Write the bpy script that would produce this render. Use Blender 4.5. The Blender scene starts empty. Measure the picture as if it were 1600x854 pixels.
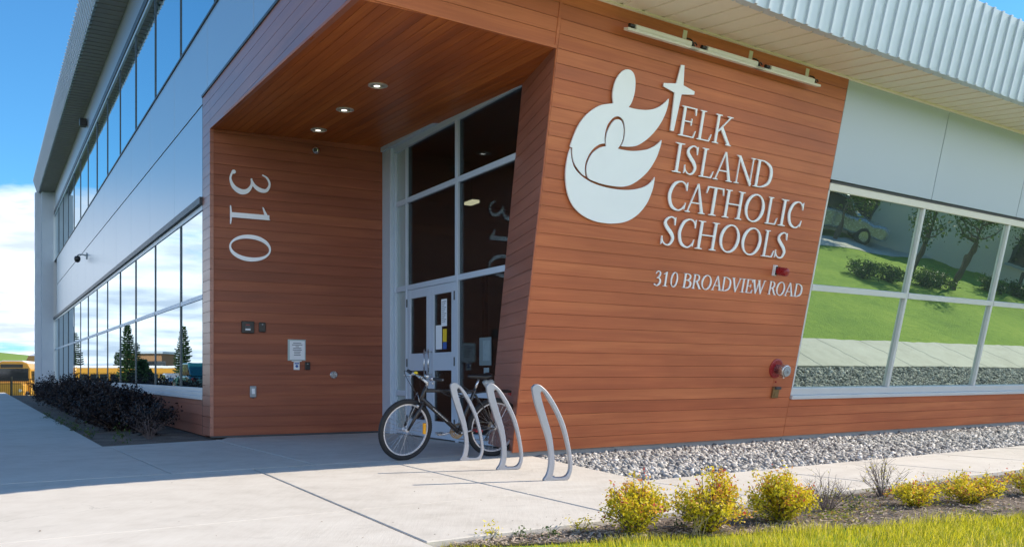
import bpy, math, random
import numpy as np
from mathutils import Matrix, Vector
random.seed(7); RNG = np.random.default_rng(7)
SC = bpy.context.scene; COL = SC.collection
R = math.radians

# ------------------------------------------------------------------ camera
CAMH = .92; FPX = 1400.0; CXP = 800.0; CYP = 585.0        # survey of the photograph (1600 px wide)
cam = bpy.data.objects.new("camera", bpy.data.cameras.new("camera")); COL.objects.link(cam)
cam.data.sensor_width = 36; cam.data.lens = 36 * FPX / 1600; cam.data.shift_y = (CYP - 427) / 1600
cam.data.clip_start = .05; cam.data.clip_end = 3000
cam.location = (0, 0, CAMH); cam.rotation_euler = (R(90), 0, 0); SC.camera = cam

# ------------------------------------------------------------------ sky, sun, exposure
SUN_AZ = (.963, .269); SUN_EL = R(38.2)
W = bpy.data.worlds.new("World"); SC.world = W; W.use_nodes = True
def build_sky():
    nt = W.node_tree; N = nt.nodes; L = nt.links; N.clear()
    def n(t, **k):
        x = N.new(t)
        for a, v in k.items(): setattr(x, a, v)
        return x
    def m(op, a, b=None, c=None):
        x = n('ShaderNodeMath', operation=op)
        for i, v in enumerate((a, b, c)):
            if v is None: continue
            if isinstance(v, (int, float)): x.inputs[i].default_value = v
            else: L.new(v, x.inputs[i])
        return x.outputs[0]
    def ramp(f, *st):
        r = n('ShaderNodeValToRGB'); e = r.color_ramp.elements
        e[0].position, e[0].color = st[0][0], (*[st[0][1]] * 3, 1); e[1].position, e[1].color = st[1][0], (*[st[1][1]] * 3, 1)
        for p, v in st[2:]: q = e.new(p); q.color = (v, v, v, 1)
        L.new(f, r.inputs[0]); return r.outputs[0]
    sky = n('ShaderNodeTexSky', sky_type='NISHITA', sun_disc=False, sun_elevation=SUN_EL,
            sun_rotation=math.atan2(SUN_AZ[0], SUN_AZ[1]), air_density=1.0, dust_density=.35, ozone_density=2.2)
    tc = n('ShaderNodeTexCoord'); sp = n('ShaderNodeSeparateXYZ'); L.new(tc.outputs['Generated'], sp.inputs[0])
    z = m('MAXIMUM', sp.outputs[2], 0.0); den = m('ADD', z, .09)
    cb = n('ShaderNodeCombineXYZ'); L.new(m('DIVIDE', sp.outputs[0], den), cb.inputs[0]); L.new(m('DIVIDE', sp.outputs[1], den), cb.inputs[1])
    cb.inputs[2].default_value = 3.3
    no = n('ShaderNodeTexNoise'); no.inputs['Scale'].default_value = .62; no.inputs['Detail'].default_value = 9; no.inputs['Roughness'].default_value = .58
    no.inputs['Distortion'].default_value = .25
    L.new(cb.outputs[0], no.inputs['Vector'])
    low = ramp(z, (0.02, 1.0), (.30, 0.0), (.11, .85), (.2, .22))
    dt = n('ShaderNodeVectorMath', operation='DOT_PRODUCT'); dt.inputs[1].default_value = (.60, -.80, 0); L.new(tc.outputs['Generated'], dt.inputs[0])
    fill_clouds = m('MULTIPLY', ramp(dt.outputs['Value'], (.15, 0.0), (.65, 1.0)), ramp(z, (.38, 1.0), (.58, 0.0)))      # unseen cumulus added behind the camera to brighten the sign wall
    lowr = m('ADD', m('ADD', m('MULTIPLY', low, .33), -.03), m('MULTIPLY', fill_clouds, .19))
    cl = ramp(m('ADD', no.outputs['Fac'], lowr), (.58, 0.0), (.70, 1.0))
    no2 = n('ShaderNodeTexNoise'); no2.inputs['Scale'].default_value = 1.5; no2.inputs['Detail'].default_value = 6
    off = n('ShaderNodeVectorMath', operation='ADD'); off.inputs[1].default_value = (.35, .2, 5.)
    L.new(cb.outputs[0], off.inputs[0]); L.new(off.outputs[0], no2.inputs['Vector'])
    shade = ramp(no2.outputs['Fac'], (.40, 0.0), (.62, 1.0))
    cc = n('ShaderNodeMix', data_type='RGBA'); L.new(shade, cc.inputs[0])
    cc.inputs[6].default_value = (9.1, 9.8, 10.8, 1); cc.inputs[7].default_value = (4.8, 5.6, 6.9, 1)
    tint = n('ShaderNodeMix', data_type='RGBA', blend_type='MULTIPLY'); tint.inputs[0].default_value = 1
    tint.inputs[7].default_value = (.42, .90, 1.18, 1); L.new(sky.outputs[0], tint.inputs[6])
    boost = n('ShaderNodeVectorMath', operation='SCALE'); L.new(cc.outputs[2], boost.inputs[0]); L.new(m('ADD', m('MULTIPLY', fill_clouds, .60), .90), boost.inputs[3])
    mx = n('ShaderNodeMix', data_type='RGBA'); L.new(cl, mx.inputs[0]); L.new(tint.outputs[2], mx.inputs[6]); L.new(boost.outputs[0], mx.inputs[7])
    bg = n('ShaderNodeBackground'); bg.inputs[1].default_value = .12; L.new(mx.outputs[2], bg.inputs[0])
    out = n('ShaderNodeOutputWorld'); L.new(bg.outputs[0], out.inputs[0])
build_sky()
sun = bpy.data.objects.new("sun", bpy.data.lights.new("sun", 'SUN')); COL.objects.link(sun)
sun.data.energy = 5.0; sun.data.angle = R(.5); sun.data.color = (1, .87, .71)
_sd = Vector((SUN_AZ[0] * math.cos(SUN_EL), SUN_AZ[1] * math.cos(SUN_EL), math.sin(SUN_EL))).normalized()
sun.rotation_euler = _sd.to_track_quat('Z', 'Y').to_euler(); sun.location = _sd * 60
vs_ = SC.view_settings; vs_.view_transform = 'Standard'; vs_.look = 'None'; vs_.gamma = 1; vs_.use_curve_mapping = False
vs_.exposure = .58
SC.cycles.max_bounces = 10; SC.cycles.diffuse_bounces = 5; SC.cycles.glossy_bounces = 5; SC.cycles.transparent_max_bounces = 16
SC.cycles.use_denoising = True

# ------------------------------------------------------------------ survey geometry
A = np.array
CAMP = A([0, 0, CAMH])
def ray(px, py): return A([(px - CXP) / FPX, 1.0, (CYP - py) / FPX])
def hit(px, py, p0, nn):
    d = ray(px, py); return CAMP + d * (np.dot(p0 - CAMP, nn) / np.dot(d, nn))
def gnd(px, py, z=0.): return hit(px, py, A([0, 0, z]), A([0, 0, 1.]))
def nz(v): v = A(v, float); return v / np.linalg.norm(v)
ur = nz([1990, 1400, 0]); nr = A([ur[1], -ur[0], 0])                 # sign front: along, outward
ul = nz([-825, 1400, 0]); nl = A([-ul[1], ul[0], 0]); nl = nl if nl[1] < 0 else -nl
TILT = .225                                                         # the sign front leans outward
S0 = hit(801, 706, A([0, 0, .05]), A([0, 0, 1.]))
nsn = nz(nr - A([0, 0, TILT])); vsn = nz(A([0, 0, 1]) + nr * TILT)
K = gnd(329, 684); F = gnd(600, 675); u3 = nz(F - K); n3 = A([u3[1], -u3[0], 0])
UP = A([0, 0, 1.])
class Frame:
    def __init__(s, o, x, y, z): s.o, s.x, s.y, s.z = A(o, float), nz(x), nz(y), nz(z)
    def M(s):
        return Matrix(((s.x[0], s.y[0], s.z[0], s.o[0]), (s.x[1], s.y[1], s.z[1], s.o[1]), (s.x[2], s.y[2], s.z[2], s.o[2]), (0, 0, 0, 1)))
    def loc(s, P): d = A(P) - s.o; return A([d @ s.x, d @ s.y, d @ s.z])
    def w(s, x, y, z=0): return s.o + s.x * x + s.y * y + s.z * z
    def px(s, px, py, off=0): return s.loc(hit(px, py, s.o + s.z * off, s.z))[:2]
FS = Frame(S0, ur, vsn, nsn)                    # sign wall:  x along, y up the lean, z outward
FL = Frame([K[0], K[1], 0], -ul, UP, nl)        # long left facade: x = -distance from the portal
FC = Frame([F[0], F[1], 0], -ul, UP, nl)        # curtain wall
F3 = Frame([K[0], K[1], 0], u3, UP, n3)         # recess wall with the house number
FG = Frame([S0[0], S0[1], 0], ur, nr, UP)       # ground: x = b along the sign wall, y = a in front of it (left handed pair kept as coordinates)
def gp(b, a, z=0.): return S0 * A([1, 1, 0]) + ur * b + nr * a + UP * z
WORLD = Frame([0, 0, 0], [1, 0, 0], [0, 1, 0], [0, 0, 1])

# ------------------------------------------------------------------ mesh builder
class MB:
    def __init__(s): s.v = []; s.f = []; s.t = None
    def add(s, vs, fs):
        o = len(s.v); s.v += [tuple(map(float, p)) for p in vs]; s.f += [tuple(i + o for i in q) for q in fs]; return s
    def box(s, x0, x1, y0, y1, z0, z1):
        return s.add([(x0, y0, z0), (x1, y0, z0), (x1, y1, z0), (x0, y1, z0), (x0, y0, z1), (x1, y0, z1), (x1, y1, z1), (x0, y1, z1)],
                     [(3, 2, 1, 0), (4, 5, 6, 7), (0, 1, 5, 4), (1, 2, 6, 5), (2, 3, 7, 6), (3, 0, 4, 7)])
    def prism(s, poly, z0, z1, back=True):
        n = len(poly); ar = sum(poly[i][0] * poly[(i + 1) % n][1] - poly[(i + 1) % n][0] * poly[i][1] for i in range(n))
        if ar < 0: poly = poly[::-1]
        vs = [(p[0], p[1], z0) for p in poly] + [(p[0], p[1], z1) for p in poly]
        fs = [tuple(range(n, 2 * n))] + ([tuple(range(n - 1, -1, -1))] if back else [])
        fs += [(i, (i + 1) % n, n + (i + 1) % n, n + i) for i in range(n)]
        return s.add(vs, fs)
    def hexa(s, a, b):          # two matching 3-D quads -> closed solid
        return s.add(list(a) + list(b), [(3, 2, 1, 0), (4, 5, 6, 7), (0, 1, 5, 4), (1, 2, 6, 5), (2, 3, 7, 6), (3, 0, 4, 7)])
    def tube(s, pts, r, n=8, cap=True, closed=False):
        pts = [A(p, float) for p in pts]; m = len(pts); rs = r if hasattr(r, '__len__') else [r] * m
        prev = None; rings = []
        for i in range(m):
            if closed: t = pts[(i + 1) % m] - pts[i - 1]
            else: t = pts[min(i + 1, m - 1)] - pts[max(i - 1, 0)]
            t = t / (np.linalg.norm(t) + 1e-12)
            if prev is None:
                q = A([0, 0, 1.]) if abs(t[2]) < .9 else A([1., 0, 0]); prev = np.cross(t, q)
            x = prev - t * (prev @ t); x /= (np.linalg.norm(x) + 1e-12); y = np.cross(t, x); prev = x
            rings.append([pts[i] + (x * math.cos(2 * math.pi * k / n) + y * math.sin(2 * math.pi * k / n)) * rs[i] for k in range(n)])
        vs = [p for q in rings for p in q]; fs = []
        for i in range(m if closed else m - 1):
            j = (i + 1) % m
            for k in range(n): fs.append((i * n + k, i * n + (k + 1) % n, j * n + (k + 1) % n, j * n + k))
        if cap and not closed: fs += [tuple(range(n - 1, -1, -1)), tuple((m - 1) * n + k for k in range(n))]
        return s.add(vs, fs)
    def lathe(s, prof, o, axis, n=24, ref=None):   # prof: (radius, height along axis)
        a = nz(axis); q = A([0, 0, 1.]) if abs(a[2]) < .9 else A([1., 0, 0]); x = nz(np.cross(a, q)); y = np.cross(a, x); o = A(o, float)
        vs = [o + a * h + (x * math.cos(2 * math.pi * k / n) + y * math.sin(2 * math.pi * k / n)) * r for r, h in prof for k in range(n)]
        fs = [(i * n + k, i * n + (k + 1) % n, (i + 1) * n + (k + 1) % n, (i + 1) * n + k) for i in range(len(prof) - 1) for k in range(n)]
        fs += [tuple(range(n - 1, -1, -1)), tuple((len(prof) - 1) * n + k for k in range(n))]
        return s.add(vs, fs)
WM = {}
def link(name, data, M, parent):
    o = bpy.data.objects.new(name, data); COL.objects.link(o)
    if parent is not None: o.parent = parent; o.matrix_basis = WM[parent].inverted() @ M
    else: o.matrix_basis = M
    WM[o] = M.copy(); return o
def mesh(name, mb, mat, parent=None, fr=WORLD, smooth=False, bevel=0, seg=1, ang=40):
    me = bpy.data.meshes.new(name); me.from_pydata(mb.v, [], mb.f); me.materials.append(mat)
    if smooth: me.polygons.foreach_set('use_smooth', [True] * len(me.polygons))
    M = fr.M() if isinstance(fr, Frame) else fr
    o = link(name, me, M, parent)
    if bevel:
        b = o.modifiers.new('bevel', 'BEVEL'); b.width = bevel; b.segments = seg; b.limit_method = 'ANGLE'; b.angle_limit = R(ang)
        if seg > 1: b.harden_normals = False
    return o
def raw(name, V, faces_n, idx, mat, parent=None, fr=WORLD, tint=None, smooth=False):   # fast mesh from arrays, equal-size faces
    V = np.asarray(V, np.float32); idx = np.asarray(idx, np.int32).ravel(); nf = len(idx) // faces_n
    me = bpy.data.meshes.new(name); me.vertices.add(len(V)); me.vertices.foreach_set('co', V.ravel())
    me.loops.add(len(idx)); me.loops.foreach_set('vertex_index', idx)
    me.polygons.add(nf); me.polygons.foreach_set('loop_start', np.arange(0, nf * faces_n, faces_n, dtype=np.int32))
    me.polygons.foreach_set('loop_total', np.full(nf, faces_n, np.int32))
    if smooth: me.polygons.foreach_set('use_smooth', [True] * nf)
    me.update(calc_edges=True); me.materials.append(mat)
    if tint is not None:
        at = me.attributes.new('tint', 'FLOAT', 'POINT'); at.data.foreach_set('value', np.asarray(tint, np.float32))
    return link(name, me, fr.M() if isinstance(fr, Frame) else fr, parent)
def tag(o, label=None, cat=None, group=None, kind=None):
    if label: o['label'] = label
    if cat: o['category'] = cat
    if group: o['group'] = group
    if kind: o['kind'] = kind
    return o
def thing(name, loc, label, cat, group=None, rz=0, M=None):
    M = M if M is not None else Matrix.Translation(Vector(loc)) @ Matrix.Rotation(rz, 4, 'Z')
    o = link(name, None, M, None); o.empty_display_size = .2
    return tag(o, label, cat, group)
def struct(name, mb, mat, fr=WORLD, **k): return tag(mesh(name, mb, mat, None, fr, **k), kind='structure')
def copy_tree(o, M, label=None):
    kids = {}
    for c in COL.objects:
        if c.parent: kids.setdefault(c.parent, []).append(c)
    def cp(src, par):
        c = src.copy(); COL.objects.link(c)
        if par is not None: c.parent = par
        for k in kids.get(src, []): cp(k, c)
        return c
    c = cp(o, None); c.matrix_basis = M; WM[c] = M.copy()
    if label: c['label'] = label
    return c
def clip(poly, f, keep_ge):     # clip convex polygon against y = f
    out = []; n = len(poly)
    for i in range(n):
        a, b = poly[i], poly[(i + 1) % n]; da, db = (a[1] - f) * keep_ge, (b[1] - f) * keep_ge
        if da >= 0: out.append(a)
        if (da > 0 > db) or (da < 0 < db):
            t = da / (da - db); out.append((a[0] + (b[0] - a[0]) * t, a[1] + (b[1] - a[1]) * t))
    return out
def planks(mb, poly, sp, z0, z1, gap=.0055, y0=0., backing=True, drop=.006):
    poly = [tuple(p) for p in poly]; lo = min(p[1] for p in poly); hi = max(p[1] for p in poly)
    k = math.floor((lo - y0) / sp)
    while y0 + k * sp < hi:
        a, b = y0 + k * sp, y0 + (k + 1) * sp - gap
        q = clip(clip(poly, a, 1), b, -1)
        if len(q) >= 3 and max(p[1] for p in q) - min(p[1] for p in q) > .004: mb.prism(q, z0, z1, False)
        k += 1
    if backing: mb.prism(poly, z0 - .02, z0 + .001)
    return mb
def catmull(pts, n=8, closed=False):
    P = [A(p, float) for p in pts]; m = len(P); out = []
    for i in range(m if closed else m - 1):
        p0, p1, p2, p3 = (P[(i - 1) % m], P[i], P[(i + 1) % m], P[(i + 2) % m]) if closed else (P[max(i - 1, 0)], P[i], P[i + 1], P[min(i + 2, m - 1)])
        for k in range(n):
            t = k / n; out.append(.5 * (2 * p1 + (p2 - p0) * t + (2 * p0 - 5 * p1 + 4 * p2 - p3) * t * t + (3 * p1 - p0 - 3 * p2 + p3) * t ** 3))
    if not closed: out.append(P[-1])
    return out

# ------------------------------------------------------------------ materials
class Mat:
    def __init__(s, name):
        s.m = bpy.data.materials.new(name); s.m.use_nodes = True; s.nt = s.m.node_tree; s.N = s.nt.nodes; s.L = s.nt.links
        s.b = s.N['Principled BSDF']; s.out = s.N['Material Output']
    def n(s, t, **k):
        x = s.N.new(t)
        for a, v in k.items(): setattr(x, a, v)
        return x
    def co(s, kind='Object', scale=(1, 1, 1), off=(0, 0, 0)):
        t = s.n('ShaderNodeTexCoord'); p = s.n('ShaderNodeMapping'); p.inputs['Scale'].default_value = scale; p.inputs['Location'].default_value = off
        s.L.new(t.outputs[kind], p.inputs[0]); return p.outputs[0]
    def noise(s, vec, sc=1, det=4, rough=.5, dist=0):
        x = s.n('ShaderNodeTexNoise'); x.inputs['Scale'].default_value = sc; x.inputs['Detail'].default_value = det
        x.inputs['Roughness'].default_value = rough; x.inputs['Distortion'].default_value = dist; s.L.new(vec, x.inputs['Vector']); return x.outputs['Fac']
    def math(s, op, a, b=None):
        x = s.n('ShaderNodeMath', operation=op)
        for i, v in enumerate((a, b)):
            if v is None: continue
            if isinstance(v, (int, float)): x.inputs[i].default_value = v
            else: s.L.new(v, x.inputs[i])
        return x.outputs[0]
    def ramp(s, f, *st, interp='LINEAR'):
        r = s.n('ShaderNodeValToRGB'); r.color_ramp.interpolation = interp; e = r.color_ramp.elements
        def c(v): return (v, v, v, 1) if isinstance(v, (int, float)) else (*v, 1)
        e[0].position, e[0].color = st[0][0], c(st[0][1]); e[1].position, e[1].color = st[-1][0], c(st[-1][1])
        for p, v in st[1:-1]: q = e.new(p); q.color = c(v)
        s.L.new(f, r.inputs[0]); return r.outputs[0]
    def mix(s, fac, a, b, bt='MIX'):
        x = s.n('ShaderNodeMix', data_type='RGBA', blend_type=bt)
        for i, v in ((0, fac), (6, a), (7, b)):
            if isinstance(v, (int, float)): x.inputs[i].default_value = v if i == 0 else (v, v, v, 1)
            elif isinstance(v, tuple): x.inputs[i].default_value = (*v, 1)
            else: s.L.new(v, x.inputs[i])
        return x.outputs[2]
    def set(s, **k):
        for a, v in k.items():
            i = s.b.inputs[a.replace('_', ' ')]
            if isinstance(v, (int, float)): i.default_value = v
            elif isinstance(v, tuple): i.default_value = (*v, 1) if len(v) == 3 else v
            else: s.L.new(v, i)
        return s
    def bump(s, h, st=.3, d=.01):
        x = s.n('ShaderNodeBump'); x.inputs['Strength'].default_value = st; x.inputs['Distance'].default_value = d
        s.L.new(h, x.inputs['Height']); s.L.new(x.outputs[0], s.b.inputs['Normal']); return s
def simple(name, col, rough=.5, metal=0., var=.12, nsc=6., bump=0., spec=.5):
    m = Mat(name); v = m.co(); f = m.noise(v, nsc, 5, .6)
    c = m.mix(f, tuple(x * (1 - var) for x in col), tuple(min(1, x * (1 + var)) for x in col))
    f2 = m.noise(v, nsc * 5, 3); r = m.ramp(f2, (.3, max(.03, rough - .07)), (.7, min(1, rough + .07)))
    m.set(Base_Color=c, Roughness=r, Metallic=metal, Specular_IOR_Level=spec)
    if bump: m.bump(f2, .4, bump)
    return m.m
def wood(name, sp, y0, dark, midc, light, rough=.42, spec=.5, bmp=.08, seed=0.):
    m = Mat(name); t = m.n('ShaderNodeTexCoord'); s = m.n('ShaderNodeSeparateXYZ'); m.L.new(t.outputs['Object'], s.inputs[0])
    x, y = (s.outputs[0], s.outputs[1])
    idx = m.math('FLOOR', m.math('DIVIDE', m.math('SUBTRACT', y, y0), sp))
    wn = m.n('ShaderNodeTexWhiteNoise', noise_dimensions='1D'); m.L.new(m.math('ADD', idx, seed + .37), wn.inputs['W'])
    off = m.math('MULTIPLY', wn.outputs['Value'], 37.0)
    def vec(sx, sy):
        c = m.n('ShaderNodeCombineXYZ'); m.L.new(m.math('ADD', m.math('MULTIPLY', x, sx), off), c.inputs[0]); m.L.new(m.math('MULTIPLY', y, sy), c.inputs[1])
        m.L.new(off, c.inputs[2]); return c.outputs[0]
    g1 = m.noise(vec(.55, 9), 1, 4, .55, .6); g2 = m.noise(vec(1.6, 60), 1, 3, .6, .3); g3 = m.noise(vec(.18, 2.2), 1, 2, .5)
    # board lengths: butted ends roughly every 3.6 m change the figure a little
    f = m.math('ADD', m.math('ADD', m.math('MULTIPLY', g1, .46), m.math('MULTIPLY', g2, .24)), m.math('MULTIPLY', g3, .30))
    f = m.math('ADD', f, m.math('MULTIPLY', m.math('SUBTRACT', wn.outputs['Value'], .5), .11))
    c = m.ramp(f, (.27, dark), (.48, midc), (.70, light))
    big = m.noise(m.co('Object', (.6, .8, 1)), 1, 3, .6); c = m.mix(1.0, c, m.ramp(big, (.3, .88), (.7, 1.1)), 'MULTIPLY')
    m.set(Base_Color=c, Roughness=m.ramp(g3, (.3, rough - .04), (.7, rough + .06)), Specular_IOR_Level=spec)
    m.bump(g2, bmp, .003); return m.m
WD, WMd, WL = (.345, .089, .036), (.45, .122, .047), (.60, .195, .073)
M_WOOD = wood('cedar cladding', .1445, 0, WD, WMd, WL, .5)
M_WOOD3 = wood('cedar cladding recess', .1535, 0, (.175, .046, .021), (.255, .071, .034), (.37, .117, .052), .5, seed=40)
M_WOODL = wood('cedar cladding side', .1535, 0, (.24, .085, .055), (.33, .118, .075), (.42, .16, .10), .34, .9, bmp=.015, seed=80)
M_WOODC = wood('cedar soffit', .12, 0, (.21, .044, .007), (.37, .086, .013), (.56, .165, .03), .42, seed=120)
def m_concrete():
    m = Mat('broom finished concrete'); v = m.co()
    a = m.noise(v, .5, 5, .6); b = m.noise(v, 3.5, 6, .65); c = m.noise(v, 120, 2, .5)
    br = m.noise(m.co('Object', (14, 1.2, 1)), 3, 3, .6)
    f = m.math('ADD', m.math('ADD', m.math('MULTIPLY', a, .45), m.math('MULTIPLY', b, .4)), m.math('MULTIPLY', br, .15))
    col = m.ramp(f, (.33, (.40, .375, .335)), (.5, (.50, .475, .435)), (.68, (.57, .55, .51)))
    st = m.noise(v, 1.15, 8, .72, 1.2); col = m.mix(m.ramp(st, (.56, 0.0), (.76, .5)), col, (.31, .295, .27))
    sp = m.n('ShaderNodeTexVoronoi'); sp.inputs['Scale'].default_value = 2.3; m.L.new(v, sp.inputs['Vector'])
    col = m.mix(m.ramp(sp.outputs['Distance'], (.012, .75), (.03, 0.0)), col, (.16, .14, .12))
    vc = m.n('ShaderNodeTexVoronoi', feature='DISTANCE_TO_EDGE'); vc.inputs['Scale'].default_value = .55
    wv = m.n('ShaderNodeVectorMath', operation='ADD'); nv = m.n('ShaderNodeTexNoise'); nv.inputs['Scale'].default_value = 2.2; nv.inputs['Detail'].default_value = 5; m.L.new(v, nv.inputs['Vector']); m.L.new(v, wv.inputs[0]); m.L.new(nv.outputs['Color'], wv.inputs[1]); m.L.new(wv.outputs[0], vc.inputs['Vector'])
    crack = m.math('MULTIPLY', m.ramp(vc.outputs['Distance'], (.0, 1.0), (.004, 0.0)), m.ramp(m.noise(v, .45, 2), (.56, 0.0), (.60, 1.0)))
    col = m.mix(m.math('MULTIPLY', crack, .55), col, (.15, .14, .125))
    m.set(Base_Color=col, Roughness=.88, Specular_IOR_Level=.25); m.bump(m.math('ADD', c, br), .3, .005); return m.m
M_CONC = m_concrete()
M_FOUND = simple('foundation concrete', (.30, .30, .30), .9, 0, .2, 4, .004)
M_ALU = simple('anodised aluminium frame', (.49, .58, .68), .40, .12, .05, 3)
M_MULL = simple('dark mullion', (.05, .07, .085), .35, .3, .1, 3)
M_ALUD = simple('dark flashing', (.055, .06, .068), .45, .2, .15, 4)
M_ALUW = simple('pale window frame', (.62, .64, .66), .4, .25, .05, 3)
def panel_mat(name, col, rough, metal):
    m = Mat(name); f = m.noise(m.co(), .35, 2, .4); m.set(Base_Color=m.mix(f, tuple(x * .97 for x in col), tuple(x * 1.03 for x in col)), Roughness=rough, Metallic=metal); return m.m
M_PANEL = panel_mat('silver metal panel', (.46, .50, .54), .33, .6)
M_PANELR = panel_mat('grey metal panel', (.43, .50, .585), .4, .1)
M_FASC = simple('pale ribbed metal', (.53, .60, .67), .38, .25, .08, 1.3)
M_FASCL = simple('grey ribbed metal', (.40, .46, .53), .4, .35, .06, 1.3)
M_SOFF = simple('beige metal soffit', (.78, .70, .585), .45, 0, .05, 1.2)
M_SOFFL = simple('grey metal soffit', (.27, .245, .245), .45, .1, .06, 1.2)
M_WHITE = simple('brushed white letter', (.84, .88, .94), .38, .1, .03, 4)
M_IVORY = simple('ivory enamel', (.70, .675, .61), .4, 0, .05, 8)
M_BLACK = simple('black plastic', (.012, .012, .013), .38, 0, .2, 10)
M_RUB = simple('tyre rubber', (.018, .018, .02), .75, 0, .3, 30, .002)
M_RED = simple('red enamel', (.26, .008, .014), .3, 0, .1, 8)
M_STEEL = simple('polished steel', (.55, .55, .56), .28, .9, .08, 12)
M_TRIM = simple('satin light trim', (.60, .58, .54), .35, .3, .1, 40)
M_CAST = simple('cast aluminium', (.40, .40, .42), .46, .65, .09, 14, .001)
M_BRASS = simple('weathered brass', (.25, .17, .08), .5, .7, .2, 20)
M_GREYP = simple('grey plastic', (.30, .33, .35), .5, 0, .08, 10)
M_PAPER = simple('paper', (.72, .76, .8), .7, 0, .03, 4)
M_INK = simple('ink', (.10, .12, .16), .7, 0, .1, 4)
M_BLUE = simple('blue print', (.03, .10, .35), .6, 0, .1, 4)
M_YEL = simple('yellow print', (.75, .52, .02), .6, 0, .1, 4)
M_LOBBY = simple('lobby paint', (.50, .52, .54), .7, 0, .1, 2)
M_LOBF = simple('lobby floor', (.09, .085, .08), .35, 0, .2, 2)
def m_glass_mirror(name, tint, base, lo, hi, wav=0.):
    m = Mat(name); g = m.n('ShaderNodeBsdfGlossy'); g.inputs['Color'].default_value = (*tint, 1); g.inputs['Roughness'].default_value = .004
    d = m.n('ShaderNodeBsdfDiffuse'); d.inputs['Color'].default_value = (*base, 1)
    lw = m.n('ShaderNodeLayerWeight'); lw.inputs['Blend'].default_value = .35
    f = m.ramp(lw.outputs['Facing'], (0.1, lo), (.85, hi)); x = m.n('ShaderNodeMixShader')
    if wav:
        b = m.n('ShaderNodeBump'); b.inputs['Strength'].default_value = wav; b.inputs['Distance'].default_value = .02
        m.L.new(m.noise(m.co('Object'), 1.1, 2, .4), b.inputs['Height']); m.L.new(b.outputs[0], g.inputs['Normal'])
    m.L.new(f, x.inputs[0]); m.L.new(d.outputs[0], x.inputs[1]); m.L.new(g.outputs[0], x.inputs[2]); m.L.new(x.outputs[0], m.out.inputs[0]); return m.m
M_GLL = m_glass_mirror('reflective glazing', (.80, .90, .93), (.012, .02, .024), .55, .92, .03)
M_GLR = m_glass_mirror('green reflective glazing', (.78, .93, .85), (.085, .115, .098), .58, .85, .14)
def m_glass_clear():
    m = Mat('clear entrance glazing'); g = m.n('ShaderNodeBsdfGlossy'); g.inputs['Roughness'].default_value = .005; g.inputs['Color'].default_value = (.95, .97, 1, 1)
    t = m.n('ShaderNodeBsdfTransparent'); t.inputs['Color'].default_value = (.50, .55, .56, 1)
    fr = m.n('ShaderNodeFresnel'); fr.inputs['IOR'].default_value = 1.55; x = m.n('ShaderNodeMixShader')
    m.L.new(m.math('MULTIPLY', fr.outputs[0], .38), x.inputs[0]); m.L.new(t.outputs[0], x.inputs[1]); m.L.new(g.outputs[0], x.inputs[2]); m.L.new(x.outputs[0], m.out.inputs[0]); return m.m
M_GLC = m_glass_clear()
M_FAINT = simple('faint notice', (.13, .19, .21), .4, 0, .1, 3)
M_FAINT2 = simple('faint notice print', (.20, .28, .31), .4, 0, .3, 30)
M_FROST = simple('pale spandrel glass', (.36, .45, .46), .18, .1, .05, 1)
def m_emit(name, col, st):
    m = Mat(name); m.set(Base_Color=col, Emission_Color=col, Emission_Strength=st); return m.m
M_LAMP = m_emit('warm lamp tube', (1., .82, .52), 1.6)
M_BULB = m_emit('downlight lamp', (1., .93, .82), 1.3)
def m_leaf(name, stops, rough=.55, trans=.25, nsc=6.):
    m = Mat(name); a = m.n('ShaderNodeAttribute', attribute_name='tint'); v = m.noise(m.co(), nsc, 2)
    f = m.math('ADD', a.outputs['Fac'], m.math('MULTIPLY', m.math('SUBTRACT', v, .5), .25))
    c = m.ramp(f, *stops); m.set(Base_Color=c, Roughness=rough, Specular_IOR_Level=.35)
    tr = m.n('ShaderNodeBsdfTranslucent'); m.L.new(c, tr.inputs[0]); x = m.n('ShaderNodeMixShader'); x.inputs[0].default_value = trans
    m.L.new(m.b.outputs[0], x.inputs[1]); m.L.new(tr.outputs[0], x.inputs[2]); m.L.new(x.outputs[0], m.out.inputs[0]); return m.m
M_SPIREA = m_leaf('golden spirea leaf', [(.0, (.17, .20, .012)), (.30, (.58, .52, .022)), (.62, (.82, .66, .04)), (.82, (.70, .34, .07)), (1., (.45, .08, .07))], trans=.42)
M_DARKLEAF = m_leaf('dark purple leaf', [(.0, (.006, .004, .005)), (.6, (.012, .007, .008)), (1., (.026, .012, .012))], trans=.1)
M_GREENLEAF = m_leaf('green leaf', [(.0, (.03, .06, .012)), (.6, (.07, .13, .02)), (1., (.16, .2, .03))])
M_NEEDLE = m_leaf('spruce needle', [(.0, (.02, .05, .02)), (.6, (.05, .10, .04)), (1., (.10, .16, .07))], trans=.1)
M_GRASS = m_leaf('grass blade', [(.0, (.20, .22, .014)), (.45, (.52, .50, .024)), (.8, (.66, .59, .06)), (1., (.68, .56, .20))], trans=.6)
M_BARK = simple('bark', (.11, .08, .06), .9, 0, .35, 14, .01)
M_TWIG = simple('grey twig', (.13, .10, .095), .85, 0, .3, 20)
def m_lawn():
    m = Mat('lawn turf'); v = m.co(); a = m.noise(v, .35, 5, .6); b = m.noise(v, 30, 4, .7); c = m.noise(v, 4, 4, .6)
    f = m.math('ADD', m.math('MULTIPLY', a, .4), m.math('ADD', m.math('MULTIPLY', b, .35), m.math('MULTIPLY', c, .25)))
    m.set(Base_Color=m.ramp(f, (.34, (.11, .19, .02)), (.5, (.20, .31, .035)), (.66, (.33, .42, .06))), Roughness=.9, Specular_IOR_Level=.15)
    m.bump(b, .8, .05); return m.m
M_LAWN = m_lawn()
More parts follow.
